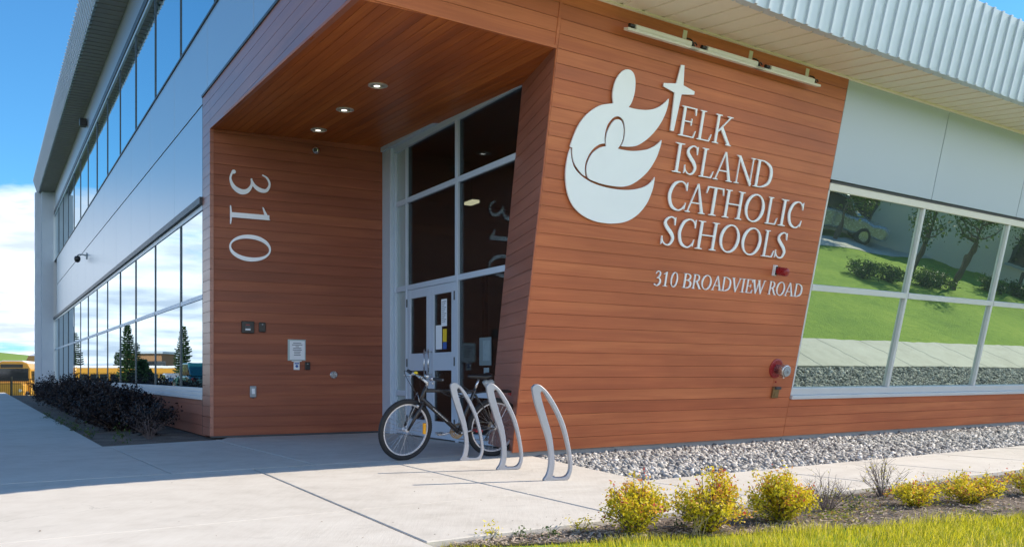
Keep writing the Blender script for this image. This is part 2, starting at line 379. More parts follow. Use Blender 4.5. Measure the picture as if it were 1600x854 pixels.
def m_soil():
    m = Mat('mulched soil'); v = m.co(); a = m.noise(v, 3, 6, .7); b = m.noise(v, 60, 4, .7)
    f = m.math('ADD', m.math('MULTIPLY', a, .5), m.math('MULTIPLY', b, .5))
    m.set(Base_Color=m.ramp(f, (.35, (.05, .038, .03)), (.5, (.14, .11, .088)), (.68, (.30, .25, .205))), Roughness=.95); m.bump(b, .9, .03); return m.m
M_SOIL = m_soil()
M_GRAVB = simple('gravel bed base', (.09, .09, .088), .95, 0, .3, 25, .01)
def m_stone():
    m = Mat('crushed granite'); a = m.n('ShaderNodeAttribute', attribute_name='tint'); v = m.noise(m.co(), 45, 3, .6)
    f = m.math('ADD', a.outputs['Fac'], m.math('MULTIPLY', m.math('SUBTRACT', v, .5), .5))
    m.set(Base_Color=m.ramp(f, (0., (.10, .10, .105)), (.4, (.30, .295, .285)), (.75, (.50, .485, .46)), (1., (.66, .64, .61))), Roughness=.85); return m.m
M_STONE = m_stone()
def m_asphalt():
    m = Mat('asphalt'); v = m.co(); a = m.noise(v, .4, 5, .6); b = m.noise(v, 80, 3, .6)
    m.set(Base_Color=m.ramp(m.math('ADD', m.math('MULTIPLY', a, .6), m.math('MULTIPLY', b, .4)), (.35, (.035, .036, .038)), (.65, (.075, .075, .078))), Roughness=.9); m.bump(b, .4, .01); return m.m
M_ASPH = m_asphalt()
M_BUSY = simple('school bus yellow', (.52, .25, .025), .35, 0, .06, 2)
M_BUSW = simple('bus white roof', (.75, .75, .74), .4, 0, .04, 2)
M_CARG = simple('car glass', (.015, .02, .025), .08, 0, .1, 2)
M_CART = simple('teal car paint', (.012, .09, .11), .22, .3, .06, 2)
M_CARS = simple('silver car paint', (.42, .45, .48), .25, .6, .06, 2)
M_CARB = simple('navy car paint', (.02, .04, .10), .22, .3, .06, 2)
M_TAIL = simple('lamp lens', (.5, .5, .5), .15, 0, .05, 2)
M_STUCCO = simple('beige stucco', (.72, .66, .52), .85, 0, .07, 2, .005)
M_BROWNB = simple('brown brick', (.28, .15, .07), .85, 0, .15, 2, .005)
M_HILL = simple('hill grass', (.13, .21, .03), .95, 0, .35, .05)
M_IRON = simple('black iron', (.015, .015, .016), .5, .3, .2, 6)

# ------------------------------------------------------------------ ground and paving
def terrain(x, y):
    d = A([x, y]) - K[:2]; q = d @ nl[:2]; s = d @ ul[:2]
    z = -.12
    if q > 9: z -= min(1.2, (q - 9) * .02)
    if s > 38 and q > -4: z -= min(1.3, (s - 38) * .045) * min(1, (q + 4) / 4)
    return max(z, -1.45)
def ground_sheet():
    xs = sorted(set([-1500, -900, -500, -300, -220] + list(range(-180, 90, 6)) + [120, 180, 300, 600, 1000, 1500])); mb = MB()
    ys = sorted(set([-1500, -800, -400, -200, -100, -60, -30] + list(range(-12, 190, 6)) + [230, 300, 500, 900, 1500]))
    for y in ys:
        for x in xs: mb.v.append((x, y, terrain(x, y) - .03))
    w = len(xs)
    for j in range(len(ys) - 1):
        for i in range(w - 1): mb.f.append((j * w + i, j * w + i + 1, (j + 1) * w + i + 1, (j + 1) * w + i))
    struct('ground', mb, M_LAWN)
ground_sheet()
def gpoly(mb, ba, z0, z1): mb.prism([tuple(gp(b, a)[:2]) for b, a in ba], z0, z1); return mb
jb = lambda a: -2.87 - .122 * a          # joint that carries on as the lawn's edge
j2 = lambda a: -1.44 - .104 * a
j4 = lambda a: -3.605 - .048 * a
j3 = lambda a: -2.18 - .055 * a
pe = lambda a: .25 - .243 * a            # pad edge beside the gravel
g = .009
slabs = MB()
T = 2.62; NE = 3.91; aT = -.42
def slab(*ba): gpoly(slabs, ba, -.14, 0)
slab((jb(aT) + g, aT + g), (j2(aT) - g, aT + g), (j2(T) - g, T - .002), (jb(T) + g, T - .002))
slab((jb(T) + g, T + .002), (j2(T) - g, T + .002), (j2(NE) - g, NE), (jb(NE) + g, NE))
slab((j2(aT) + g, aT + g), (pe(-.05), aT + g), (pe(.05), .05), (pe(2.51), 2.51), (-.40, T), (j2(T) + g, T))
slab((j2(T) + g, T + .002), (-.40, T + .002), (-.40, NE), (j2(NE) + g, NE))
bb = -.40
for k in range(30):
    w_ = 1.55; slab((bb + g, 2.51), (bb + w_ - g, 2.51), (bb + w_ - g, NE), (bb + g, NE)); bb += w_
L0 = -9.5
for a0, a1 in ((aT + g, T - .002), (T + .002, 6.0), (6.0 + g, 9.0), (9 + g, 12.)): slab((L0, a0), (jb(a0) - g, a0), (jb(a1) - g, a1), (L0, a1))
# walk along the left facade
def lpt(s, q): return (K[0] + ul[0] * s + nl[0] * q, K[1] + ul[1] * s + nl[1] * q)
lw = [tuple(FG.loc([*lpt(s, q), 0])[:2]) for s, q in ((-.86, 1.52), (13.2, 1.82), (40, 1.9), (40, 6.4), (-3.5, 6.4))]
def ba_of(x, y): d = A([x, y, 0]) - S0 * A([1, 1, 0]); return (d @ ur, d @ nr)
pA = ba_of(*lpt(-.86, 1.52)); pB = ba_of(*lpt(40, 1.9)); pC = ba_of(*lpt(40, 6.4)); pD = ba_of(*lpt(2, 6.4))
# rows in the building's shade, running up to the recess and the curtain wall
aB = -9.2
KB = ba_of(K[0], K[1])
slab((j4(-4.03) + g, -4.03), pA, (j3(-4.55) - g, -4.55), (j3(aT) - g, aT - g), (j4(aT) + g, aT - g))
slab((j3(-4.6) + g, -4.6), (KB[0] + .05, KB[1] + .35), (KB[0] + .3, KB[1] - .1), (1.0, -4.9), (1.6, -4.2), (.45, -.9), (pe(-.05), aT - g), (j3(aT) + g, aT - g))
slab((L0, aT - g), (j4(aT) - g, aT - g), (j4(-4.03) - g, -4.03), pA, pB, pC, pD)
struct('concrete_pavement', slabs, M_CONC, bevel=.006, seg=1)
sub = MB(); gpoly(sub, [(-9.4, -10), (.9, -10), (.2, 0), (-.36, 2.5), (46, 2.52), (46, 3.88), (-3.3, 3.88), (-4.2, 11.9), (-9.4, 11.9)], -.16, -.06); struct('pavement_subbase', sub, M_SOIL)
gb = MB(); gpoly(gb, [(pe(0) + .005, -.3), (pe(2.505) + .005, 2.505), (46, 2.505), (46, -.3)], -.12, -.055); struct('gravel_bed', gb, M_GRAVB)
bed = MB(); gpoly(bed, [(-3.33, 3.92), (-2.13, 4.42), (-.88, 4.85), (.6, 5.33), (3.0, 5.6), (6.5, 5.4), (7.5, 3.92)], -.12, -.035); struct('planting_bed', bed, M_SOIL)
lawn = MB(); gpoly(lawn, [(-3.36, 3.925), (60, 3.925), (60, 13.2), (-4.46, 13.2)], -.13, -.045); struct('lawn', lawn, M_LAWN)
lawn2 = MB(); gpoly(lawn2, [(-30, 15.2), (90, 15.2), (90, 60), (-30, 60)], -.13, -.045); struct('far_lawn', lawn2, M_LAWN)
pth = MB(); gpoly(pth, [(-30, 13.2), (90, 13.2), (90, 15.2), (-30, 15.2)], -.13, -.03); struct('street_path', pth, M_CONC)
lb = MB(); lb.prism([lpt(-.84, 1.50), lpt(13.2, 1.79), lpt(33, 1.86), lpt(33, -.3), lpt(0.2, -.3), lpt(-.02, .02)], -.1, -.02); struct('facade_planting_bed', lb, M_SOIL)
lot = MB()
for i in range(12):
    for j in range(8):
        s0, s1 = -30 + i * 14, -30 + (i + 1) * 14; q0, q1 = 6.45 + j * 12, 6.45 + (j + 1) * 12
        P = [lpt(s0, q0), lpt(s1, q0), lpt(s1, q1), lpt(s0, q1)]; lot.add([(*p, terrain(*p) - .02) for p in P], [(0, 1, 2, 3)])
struct('parking_lot', lot, M_ASPH)
hl = MB()
def hill():
    nx, ny = 40, 10
    for j in range(ny):
        for i in range(nx):
            x = -230 + i * 6.5 + 0; y = 150 + j * 14
            h_ = 7.6 * math.exp(-(((x + 112) / 21) ** 2)) + .5 * math.sin(x * .23 + y)
            e = min(1, j / 3); e *= 1 - max(0, (j - 6) / 5)
            hl.v.append((x, y, -1.8 + max(0, h_) * e))
    for j in range(ny - 1):
        for i in range(nx - 1): hl.f.append((j * nx + i, j * nx + i + 1, (j + 1) * nx + i + 1, (j + 1) * nx + i))
    struct('hill', hl, M_HILL, smooth=True)
hill()

# ------------------------------------------------------------------ the building
BLD = thing('school_building', (K[0], K[1], 0), 'modern two storey school with reddish cedar entrance canopy, silver panels and ribbed metal eaves', 'building')
def part(name, mb, mat, fr=WORLD, parent=None, **k): return mesh(name, mb, mat, parent or BLD, fr, **k)
BR = 38.0                                           # length of the sign wing
VSOF = 4.92
# sign wall: cedar cladding
EDGE_T, EDGE_B = FS.px(870.3, 71.5), FS.px(801, 706)
part('cedar_wall', planks(MB(), [(0.0, 0), (4.69, 0), (4.685, VSOF), (-.125, VSOF)], .1445, 0, .014), M_WOOD, FS)
VB = FS.px(870.3, 71.5)[1]
# canopy beam over the entrance
pl0 = FS.loc(S0)  # origin
def fs_b_on_left(v, q=0.02):       # b where the sign plane meets the left facade plane pushed out by q
    Pn = A([K[0], K[1], 0]) + nl * q; o = FS.w(0, v); return (nl @ (Pn - o)) / (nl @ ur)
bl0, bl1 = fs_b_on_left(VB), fs_b_on_left(VSOF)
part('canopy_beam', planks(MB(), [(bl0, VB), (-.155, VB), (-.165, VSOF), (bl1, VSOF)], .1445, 0, .014), M_WOOD, FS)
trim = MB(); trim.prism([(-.155, VB - .0), (-.118, VB), (-.128, VSOF), (-.165, VSOF)], 0, .02); trim.prism([(-.118, VB), (-.128, VB), (-.014, 0), (-.002, 0)], 0, .018)
trim.prism([(bl0, VB - .03), (-.118, VB - .03), (-.118, VB - .001), (bl0, VB - .001)], -.04, .018)
part('corner_trim', trim, M_WOOD, FS)
# cedar plinth below the right windows and end joint
part('cedar_plinth', planks(MB(), [(4.71, 0), (BR, 0), (BR, .535), (4.705, .535)], .1445, -.01, .006), M_WOOD, FS)
fd = MB(); fb = [gp(-.05, -.03), gp(BR, -.03), gp(BR, -.3), gp(-.05, -.3)]; fd.prism([tuple(p[:2]) for p in fb], -.3, .06)
part('foundation', fd, M_FOUND)
# grey panels with joints
pan_b = [4.70, 7.19, 9.78] + [9.78 + 2.59 * i for i in range(1, 12)]
for i in range(len(pan_b) - 1):
    part('metal_panel', MB().box(pan_b[i] + .008, pan_b[i + 1] - .008, 3.60, VSOF - .005, -.03, .004), M_PANELR, FS, bevel=.004)
part('panel_backing', MB().box(4.70, BR, 3.58, VSOF, -.12, -.03), M_ALUD, FS)
# ribbon window of the sign wing
mul = [4.70, 7.06] + [7.06 + 2.57 * i for i in range(1, 13)]
part('window_sill', MB().box(4.70, BR, .545, .60, -.1, .05).box(4.70, BR, .602, .70, -.1, .012), M_ALUW, FS, bevel=.004)
part('window_head', MB().box(4.70, BR, 3.455, 3.555, -.1, .02), M_IVORY, FS, bevel=.004)
part('head_flashing', MB().box(4.70, BR, 3.557, 3.578, -.1, .03), M_ALUD, FS)
for i in range(len(mul) - 1):
    a0, a1 = mul[i], mul[i + 1]; fr = MB()
    fr.box(a0, a0 + .03 if i == 0 else a0 + .026, .702, 3.453, -.1, .012)
    if i: fr.box(a0 - .026, a0 - .0005, .702, 3.453, -.1, .012)
    fr.box(a0 + .036, a1 - .036, 2.089, 2.173, -.1, .018)
    w_ = part('window', fr, M_ALUW, FS, bevel=.003)
    for v0, v1 in ((.704, 2.087), (2.175, 3.452)):
        mesh('pane', MB().box(a0 + .03, a1 - .035, v0, v1, -.06, -.035 + .0012 * ((i * 7) % 3)), M_GLR, w_, FS)
# return of the sign wall beside the glass
Rb0, Rt0 = FS.w(-.002, 0, .0), FS.w(-.118, VB, .0)
Rb1 = FC.w(*FC.px(763, 690), 0); Rt1 = FC.w(*FC.px(818, 101), 0); Rb1[2] = .05
xr = nz((Rb0 - Rb1) * A([1, 1, 0])); nrr = nz(np.cross(xr, Rt0 - Rb0)); nrr = nrr if nrr @ nl > 0 else -nrr
FR = Frame(Rb1, xr, np.cross(nrr, xr), nrr)
rp = [tuple(FR.loc(p)[:2]) for p in (Rb1, Rb0, Rt0, Rt1)]
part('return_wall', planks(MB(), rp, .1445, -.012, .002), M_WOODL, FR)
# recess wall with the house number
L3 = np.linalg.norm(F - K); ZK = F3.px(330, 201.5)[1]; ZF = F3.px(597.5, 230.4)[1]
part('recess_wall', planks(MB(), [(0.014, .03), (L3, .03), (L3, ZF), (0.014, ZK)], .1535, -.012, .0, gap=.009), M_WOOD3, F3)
part('base_flashing', MB().box(.0, L3, .002, .028, -.012, -.003), M_ALUD, F3)
# canopy soffit
Kt, Ft, Ct = F3.w(0, ZK), F3.w(L3, ZF), FS.w(-.118, VB)
nso = nz(np.cross(Ft - Kt, Ct - Kt)); nso = -nso if nso[2] > 0 else nso
def on_soff(P, d=(0, 0, 1)): P = A(P, float); d = A(d, float); return P + d * (((Kt - P) @ nso) / (d @ nso))
xs_ = nz(on_soff(Kt + ul) - Kt); FSO = Frame(Kt, xs_, np.cross(nso, xs_), nso)
corner = FS.w(bl0, VB)
cpts = [Kt + nl * .01, on_soff(corner), on_soff(Rt0), on_soff(Rt1 - nl * .03), on_soff(Ft + UP * 0 - nl * .0 + u3 * .02)]
sp_ = [tuple(FSO.loc(p)[:2]) for p in cpts]
part('canopy_soffit', planks(MB(), sp_, .12, -.012, .0, gap=.004), M_WOODC, FSO)
# portal on the left facade (x is negative along the facade)
zc = FL.px(318, 153.3)[1]; CX = float(FL.loc(corner)[0])
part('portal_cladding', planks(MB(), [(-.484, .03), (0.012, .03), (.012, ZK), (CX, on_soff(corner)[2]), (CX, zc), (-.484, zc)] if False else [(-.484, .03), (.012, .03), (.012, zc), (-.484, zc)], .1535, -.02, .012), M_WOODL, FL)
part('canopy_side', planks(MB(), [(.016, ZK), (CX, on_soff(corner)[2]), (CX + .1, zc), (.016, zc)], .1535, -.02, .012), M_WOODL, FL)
part('portal_flashing', MB().box(-.49, CX + .1, zc, zc + .035, -.05, .03), M_ALUD, FL)
part('portal_edge_trim', MB().box(-.495, -.484, .03, zc, -.03, .014), M_ALUD, FL)
# canopy roof mass above the soffit
def solid(pts, z0, z1): return MB().prism([tuple(p[:2]) for p in pts], z0, z1)
part('canopy_deck', solid([Kt + nl * -.03 + nl * .0, corner - nl * .06 - nr * .08, Rt0 - nr * .08, Rt1, Ft], 4.68, 4.9), M_ALUD)
# long left facade
SEND = 33.3; XE = -SEND
ml = [.49] + [2.33 + 2.585 * i for i in range(0, 12)] + [SEND]
lwb = FL
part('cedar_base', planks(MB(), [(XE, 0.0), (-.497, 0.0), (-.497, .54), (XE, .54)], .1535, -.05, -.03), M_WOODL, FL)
part('window_sill', MB().box(XE, -.497, .543, .60, -.1, .03).box(XE, -.497, .602, .66, -.1, .012).box(XE, -.497, .662, .724, -.1, -.005), M_ALUW, FL, bevel=.004)
part('window_head', MB().box(XE, -.497, 3.40, 3.478, -.1, .004), M_ALUW, FL, bevel=.004)
part('head_flashing', MB().box(XE, -.497, 3.482, 3.582, -.1, .055), M_ALUD, FL)
def lwindow(i, z0, z1, trans, xr0=None):
    s0, s1 = ml[i], ml[i + 1]; fr = MB()
    if i: fr.box(-s0, -s0 + .022, z0, z1, -.1, .004)
    fr.box(-s0 - .022, -s0 - .0005, z0, z1, -.1, .004)
    w_ = part('window', fr, M_MULL, FL, bevel=.003)
    if trans: mesh('transom', MB().box(-s1 + .024, -s0 - .024, *trans, -.1, .001), M_ALU, w_, FL, bevel=.003)
    for a, b in (((z0 + .002, trans[0] - .002), (trans[1] + .002, z1 - .002)) if trans else ((z0 + .002, z1 - .002),)):
        mesh('pane', MB().box(-s1 + .020, -s0 - .020, a, b, -.05, -.014 + .0012 * ((i * 5) % 3)), M_GLL, w_, FL)
for i in range(len(ml) - 1): lwindow(i, .726, 3.398, (2.062, 2.131))
# upper ribbon window runs past the portal
mu = [-4.2, -2.85, -.25]; ml_keep = ml; ml = [-2.85, -.25] + [2.33 + 2.585 * i for i in range(0, 12)] + [SEND]
for i in range(len(ml) - 1): lwindow(i, 6.20, 8.28, None)
ml = ml_keep
part('upper_sill', MB().box(XE, 4.2, 6.165, 6.198, -.1, .02), M_ALUD, FL)
part('upper_head', MB().box(XE, 4.2, 8.284, 8.36, -.1, .012), M_ALU, FL, bevel=.003)
part('upper_flashing', MB().box(XE, 4.2, 8.364, 8.52, -.1, .035), M_ALUD, FL)
pj = [.23 + 2.64 * i for i in range(-2, 13)]
for i in range(len(pj) - 1):
    s0, s1 = pj[i], min(pj[i + 1], SEND)
    if s0 >= SEND: break
    part('metal_panel', MB().box(-s1 + .009, -s0 - .009, 4.992, 6.163, -.04, 0), M_PANEL, FL, bevel=.003)
    lo = 3.586 if s0 > .3 else zc + .04
    if s0 > -.5: lo = 3.586
    if s1 < .6: continue
    part('metal_panel', MB().box(-s1 + .006, -max(s0, .497) - .009, lo, 4.968, -.04, 0), M_PANEL, FL, bevel=.003)
part('upper_wall', MB().box(XE, 4.2, 8.524, 9.4, -.1, 0), M_PANEL, FL)
part('panel_backing', MB().box(XE, -.2, 3.58, zc + .02, -.14, -.1).box(XE, 4.2, zc + .03, 8.5, -.14, -.1), M_ALUD, FL)
part('facade_backing', MB().box(XE, -.2, 0.0, 3.6, -.16, -.12), M_ALUD, FL)
# left eave: ribbed soffit, fascia, roof and the end fin
OV = .65; ZE = 9.40; FT = .27
def ribs(mb, x0, x1, step, prof):    # helper kept for the ribbed sheets
    x = x0
    while x < x1: prof(mb, x, min(x + step, x1)); x += step
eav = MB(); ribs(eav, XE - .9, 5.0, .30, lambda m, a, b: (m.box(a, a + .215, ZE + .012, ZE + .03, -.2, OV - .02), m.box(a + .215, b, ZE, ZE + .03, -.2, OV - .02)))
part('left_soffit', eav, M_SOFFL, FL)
def fascia(mb, x0, x1, step, a0, z0, h, tilt, rib=.045, depth=.035):
    x = x0
    while x < x1:
        e = min(x + step, x1)
        for s, t, d in ((x, x + rib, depth), (x + rib, e, 0)):
            mb.hexa([(s, z0, a0 + d - .06), (t, z0, a0 + d - .06), (t, z0, a0 + d), (s, z0, a0 + d)],
                    [(s, z0 + h, a0 + d + tilt * h - .06), (t, z0 + h, a0 + d + tilt * h - .06), (t, z0 + h, a0 + d + tilt * h), (s, z0 + h, a0 + d + tilt * h)])
        x = e
    return mb
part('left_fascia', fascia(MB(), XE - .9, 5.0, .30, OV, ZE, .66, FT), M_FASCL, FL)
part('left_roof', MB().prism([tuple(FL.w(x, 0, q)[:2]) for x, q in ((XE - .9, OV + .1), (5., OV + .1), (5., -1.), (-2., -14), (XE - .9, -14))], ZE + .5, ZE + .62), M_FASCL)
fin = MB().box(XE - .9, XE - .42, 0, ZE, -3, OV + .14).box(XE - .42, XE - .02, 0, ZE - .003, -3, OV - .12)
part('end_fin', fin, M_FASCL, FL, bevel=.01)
part('end_return', MB().box(XE - .02, XE, 0, ZE - .002, -.1, .05), M_PANEL, FL)
blk = MB().box(XE, -2.2, 0, ZE + .4, -14, -13.8).hexa([(4.8, 5.75, -.2), (5., 5.75, -.2), (-2.1, 5.75, -13.8), (-2.3, 5.75, -13.8)], [(4.8, ZE + .4, -.2), (5., ZE + .4, -.2), (-2.1, ZE + .4, -13.8), (-2.3, ZE + .4, -13.8)]).box(XE, XE + .2, 0, ZE, -13.8, -3)
part('rear_wall', blk, M_PANEL, FL)
# sign wing roof
ZR = 4.75
BL0 = bl1 - .05
edge = [(BL0, 2.62), (.4, 2.38), (1.3, 2.12), (2.6, 2.06), (BR + .6, 2.085)]  # left end, out of view, widened to steer its shadow line on the paving
def vsoff_a(): return TILT * (FS.w(0, VSOF)[2] - .05)
aW, zW = (FS.w(0, VSOF) - S0) @ nr, FS.w(0, VSOF)[2]
sof = MB()
def edge_a(b):
    for (b0, a0), (b1, a1) in zip(edge, edge[1:]):
        if b <= b1: return a0 + (a1 - a0) * (b - b0) / (b1 - b0)
    return edge[-1][1]
b = BL0 + .05; k = 0
while b < BR + .5:
    e = b + .305
    for s, t, dz in ((b, e - .055, 0), (e - .055, e, .016)):
        P = [gp(s, aW - .02, zW + dz + .004), gp(t, aW - .02, zW + dz + .004), gp(t, edge_a(t) - .03, ZR + dz + .004), gp(s, edge_a(s) - .03, ZR + dz + .004)]
        sof.hexa(P, [p + UP * .03 for p in P])
    b = e
part('right_soffit', sof, M_SOFF)
led = MB(); 
led.hexa([gp(-.2, aW - .03, zW - .03), gp(BR, aW - .03, zW - .03), gp(BR, aW + .035, zW - .02), gp(-.2, aW + .035, zW - .02)], [gp(-.2, aW - .03, zW + .002), gp(BR, aW - .03, zW + .002), gp(BR, aW + .035, zW + .002), gp(-.2, aW + .035, zW + .002)])
part('soffit_ledger', led, M_SOFF)
fas = MB(); b = BL0; HF = .93
while b < BR + .6:
    e = b + .222
    for s, t, d in ((b, b + .045, .026), (b + .045, e, 0.)):
        lo = lambda x, o: gp(x, edge_a(x) + o, ZR - .012); hi = lambda x, o: gp(x, edge_a(x) + o + FT * HF, ZR + HF)
        fas.hexa([lo(s, d - .09), lo(t, d - .09), lo(t, d), lo(s, d)], [hi(s, d - .09), hi(t, d - .09), hi(t, d), hi(s, d)])
    b = e
part('right_fascia', fas, M_FASC)
rt = [(BL0, 2.2), (BR + .6, 2.2), (BR + .6, -16), (4, -16), (BL0, -.9)]
part('right_roof', MB().prism([tuple(gp(*p)[:2]) for p in rt], ZR + HF - .2, ZR + HF - .1), M_FASC)
part('canopy_end', MB().hexa([gp(BL0 + .01, aW - .1, zW - .1), gp(BL0 + .05, aW - .1, zW - .1), gp(BL0 + .05, 2.55, ZR), gp(BL0 + .01, 2.55, ZR)], [gp(BL0 + .01, aW - .1, ZR + HF - .21), gp(BL0 + .05, aW - .1, ZR + HF - .21), gp(BL0 + .05, 2.7, ZR + HF - .21), gp(BL0 + .01, 2.7, ZR + HF - .21)]), M_FASC)
part('wing_end_wall', solid([gp(BR, -.3), gp(BR + .2, -.3), gp(BR + .2, -16), gp(BR, -16)], 0, 5.6), M_PANELR)
part('wing_backing', MB().box(.6, BR, 0, VSOF, -.30, -.22), M_ALUD, FS)
part('wing_rear_wall', solid([gp(2, -16), gp(BR, -16), gp(BR, -16.2), gp(2, -16.2)], 0, 5.6), M_PANELR)
# ------------------------------------------------------------------ entrance curtain wall
CW1 = 4.42
part('jamb_column', MB().box(0.0, .338, 0, 4.46, -.12, .03), M_ALU, FC, bevel=.006)
zh = lambda x: on_soff(FC.w(x, 4.4, .03))[2] - .004
part('header_flashing', MB().prism([(0, 4.462), (CW1, 4.462), (CW1, max(4.47, zh(CW1))), (0, zh(0))], -.12, .06), M_ALU, FC, bevel=.004)
fr = MB(); ZF1, ZF2 = -.022, -.026
fr.box(.34, CW1, 4.37, 4.459, -.12, -.015)
for x0, x1, z1 in ((.340, .412, 4.37), (.785, .835, 4.37), (2.455, 2.535, 4.37)): fr.box(x0, x1, 0, z1, -.12, ZF1)
for z0, z1 in ((3.52, 3.60), (2.195, 2.275)): fr.box(.413, .784, z0, z1, -.12, ZF2); fr.box(.836, 2.454, z0, z1, -.12, ZF2); fr.box(2.536, 4.2, z0, z1, -.12, ZF2)
fr.box(.413, .784, .60, .68, -.12, ZF2); fr.box(2.536, 3.75, .02, .14, -.12, ZF2); fr.box(.413, .784, 0.02, .10, -.12, ZF2); fr.box(2.536, 3.7, .62, .69, -.12, ZF2 - .002)
CUR = part('curtain_wall', fr, M_ALU, FC, bevel=.004)
def cpane(x0, x1, z0, z1, m=M_GLC): mesh('pane', MB().box(x0, x1, z0, z1, -.065, -.055), m, CUR, FC)
for z0, z1 in ((.10, .60), (.68, 2.195), (2.275, 3.52), (3.60, 4.37)): cpane(.414, .783, z0, z1, M_FROST)
for z0, z1 in ((2.275, 3.52), (3.60, 4.37)): cpane(.837, 2.445, z0, z1); cpane(2.545, 4.3, z0, z1)
cpane(2.545, 3.9, .69, 2.195); cpane(2.545, 3.7, .14, .62)
def door(x0, x1, hx):
    fr = MB(); zt = 2.19; z0 = .02
    fr.box(x0, x0 + .12, z0, zt, -.075, -.03); fr.box(x1 - .12, x1, z0, zt, -.075, -.03)
    fr.box(x0 + .12, x1 - .12, 2.06, zt, -.075, -.031); fr.box(x0 + .12, x1 - .12, .98, 1.235, -.075, -.031); fr.box(x0 + .12, x1 - .12, z0, .26, -.075, -.031)
    d = part('door', fr, M_ALU, FC, bevel=.003)
    for a, b in ((.26, .98), (1.235, 2.06)): mesh('pane', MB().box(x0 + .12, x1 - .12, a, b, -.058, -.05), M_GLC, d, FC)
    h = MB(); h.tube([(hx, .88, .03), (hx, 1.29, .03)], .012); 
    for z in (.92, 1.25): h.tube([(hx, z, -.03), (hx, z, .03)], .009)
    mesh('handle', h, M_STEEL, d, FC, smooth=True)
    xo = x1 - .012 if hx < (x0 + x1) / 2 else x0 + .012
    for z in (.25, 1.1, 2.0): mesh('hinge', MB().tube([(xo, z - .06, -.02), (xo, z + .06, -.02)], .011), M_ALUD, d, FC)
    return d
door(.838, 1.646, 1.58); door(1.652, 2.453, 1.72)
# lobby behind the glass
X0, D = -3.6, -6.5
def lpoly(pts, z0, z1): return MB().prism([tuple(FC.w(p[0], 0, p[1])[:2]) for p in pts], z0, z1)
rwl = [(4.15, -.14), (3.62, D)]
part('lobby_floor', lpoly([(X0, -.12), rwl[0], rwl[1], (X0, D)], -.1, .0), M_LOBF)
part('lobby_ceiling', lpoly([(X0, -.12), (4.3, -.12), (3.8, D), (X0, D)], 4.52, 4.6), M_LOBBY)
part('lobby_wall', lpoly([(X0, D), (3.62, D), (3.62, D - .1), (X0, D - .1)], 0, 4.52), M_LOBBY)
part('lobby_wall', lpoly([(X0, -.32), (.0, -.32), (.0, -.22), (X0, -.22)], 0, 4.52), M_LOBBY)
part('lobby_wall', lpoly([(X0 - .1, -.13), (X0, -.13), (X0, D), (X0 - .1, D)], 0, 4.52), M_LOBBY)
part('lobby_wall', MB().hexa([FC.w(3.9, 0, -.14), FC.w(3.98, 0, -.14), FC.w(3.48, 0, D), FC.w(3.4, 0, D)], [FC.w(4.3, 4.52, -.14), FC.w(4.38, 4.52, -.14), FC.w(3.88, 4.52, D), FC.w(3.8, 4.52, D)]), M_LOBBY)
idr = MB()
for x0, x1 in ((-1.4, -1.34), (.2, .26), (1.4, 1.46), (2.6, 2.66), (2.0, 2.06), (3.4, 3.46)): idr.box(x0, x1, 0, 2.9, -2.64, -2.55)
idr.box(1.4, 3.46, 2.9, 2.97, -2.64, -2.55); idr.box(1.4, 3.46, 2.1, 2.16, -2.63, -2.56)
part('vestibule_frame', idr, M_ALUD, FC)
LP = FC.loc(hit(737, 316, FC.o - FC.z * 2.2, FC.z)); lx, lz_ = LP[0], LP[1]
dl = thing('ceiling_lamp', FC.w(lx, lz_, -2.2), 'small lit strip lamp hanging inside the lobby behind the entrance glass', 'lamp')
mesh('tube', MB().box(lx - .16, lx + .16, lz_ - .03, lz_ + .02, -2.27, -2.13), M_LAMP, dl, FC); mesh('housing', MB().box(lx - .18, lx + .18, lz_ + .022, lz_ + .06, -2.29, -2.11).box(lx - .01, lx + .01, lz_ + .06, 4.52, -2.21, -2.19), M_GREYP, dl, FC)

# ------------------------------------------------------------------ lettering
SE = .034
def strip(pts, ws, n=7, smooth=True):
    P = [A([p[0], p[1], w]) for p, w in zip(pts, ws)]
    Q = catmull(P, n) if smooth and len(P) > 2 else P
    Lf, Rt = [], []
    for i, p in enumerate(Q):
        t = Q[min(i + 1, len(Q) - 1)][:2] - Q[max(i - 1, 0)][:2]; t = t / (np.linalg.norm(t) + 1e-9); nn = A([-t[1], t[0]])
        Lf.append(p[:2] + nn * p[2] / 2); Rt.append(p[:2] - nn * p[2] / 2)
    return ('S', Lf, Rt)
def poly(*p): return ('P', [A(q, float) for q in p])
def bx(x0, x1, y0, y1): return poly((x0, y0), (x1, y0), (x1, y1), (x0, y1))
def serif(x, y, hw, up=1):     # bracketed serif: up=1 sits at the foot
    h = SE
    return poly((x - hw, y), (x + hw, y), (x + hw, y + up * h * .7), (x + hw * .45, y + up * h * 1.25), (x - hw * .45, y + up * h * 1.25), (x - hw, y + up * h * .7))
ST, TH = .115, .046
def stem(x, w=ST, s=.15, top=True, bot=True):
    r = [bx(x - w / 2, x + w / 2, .01, .99)]
    if bot: r.append(serif(x, 0, s))
    if top: r.append(serif(x, 1, s, -1))
    return r
def ring(cx, cy, rx, ry, tx, ty, rot=0):
    O, I = [], []
    for k in range(49):
        a = 2 * math.pi * k / 48; O.append(A([cx + rx * math.cos(a), cy + ry * math.sin(a)])); b = a
        I.append(A([cx + (rx - tx) * math.cos(b) + rot * math.sin(b), cy + (ry - ty) * math.sin(b)]))
    return ('S', O, I)
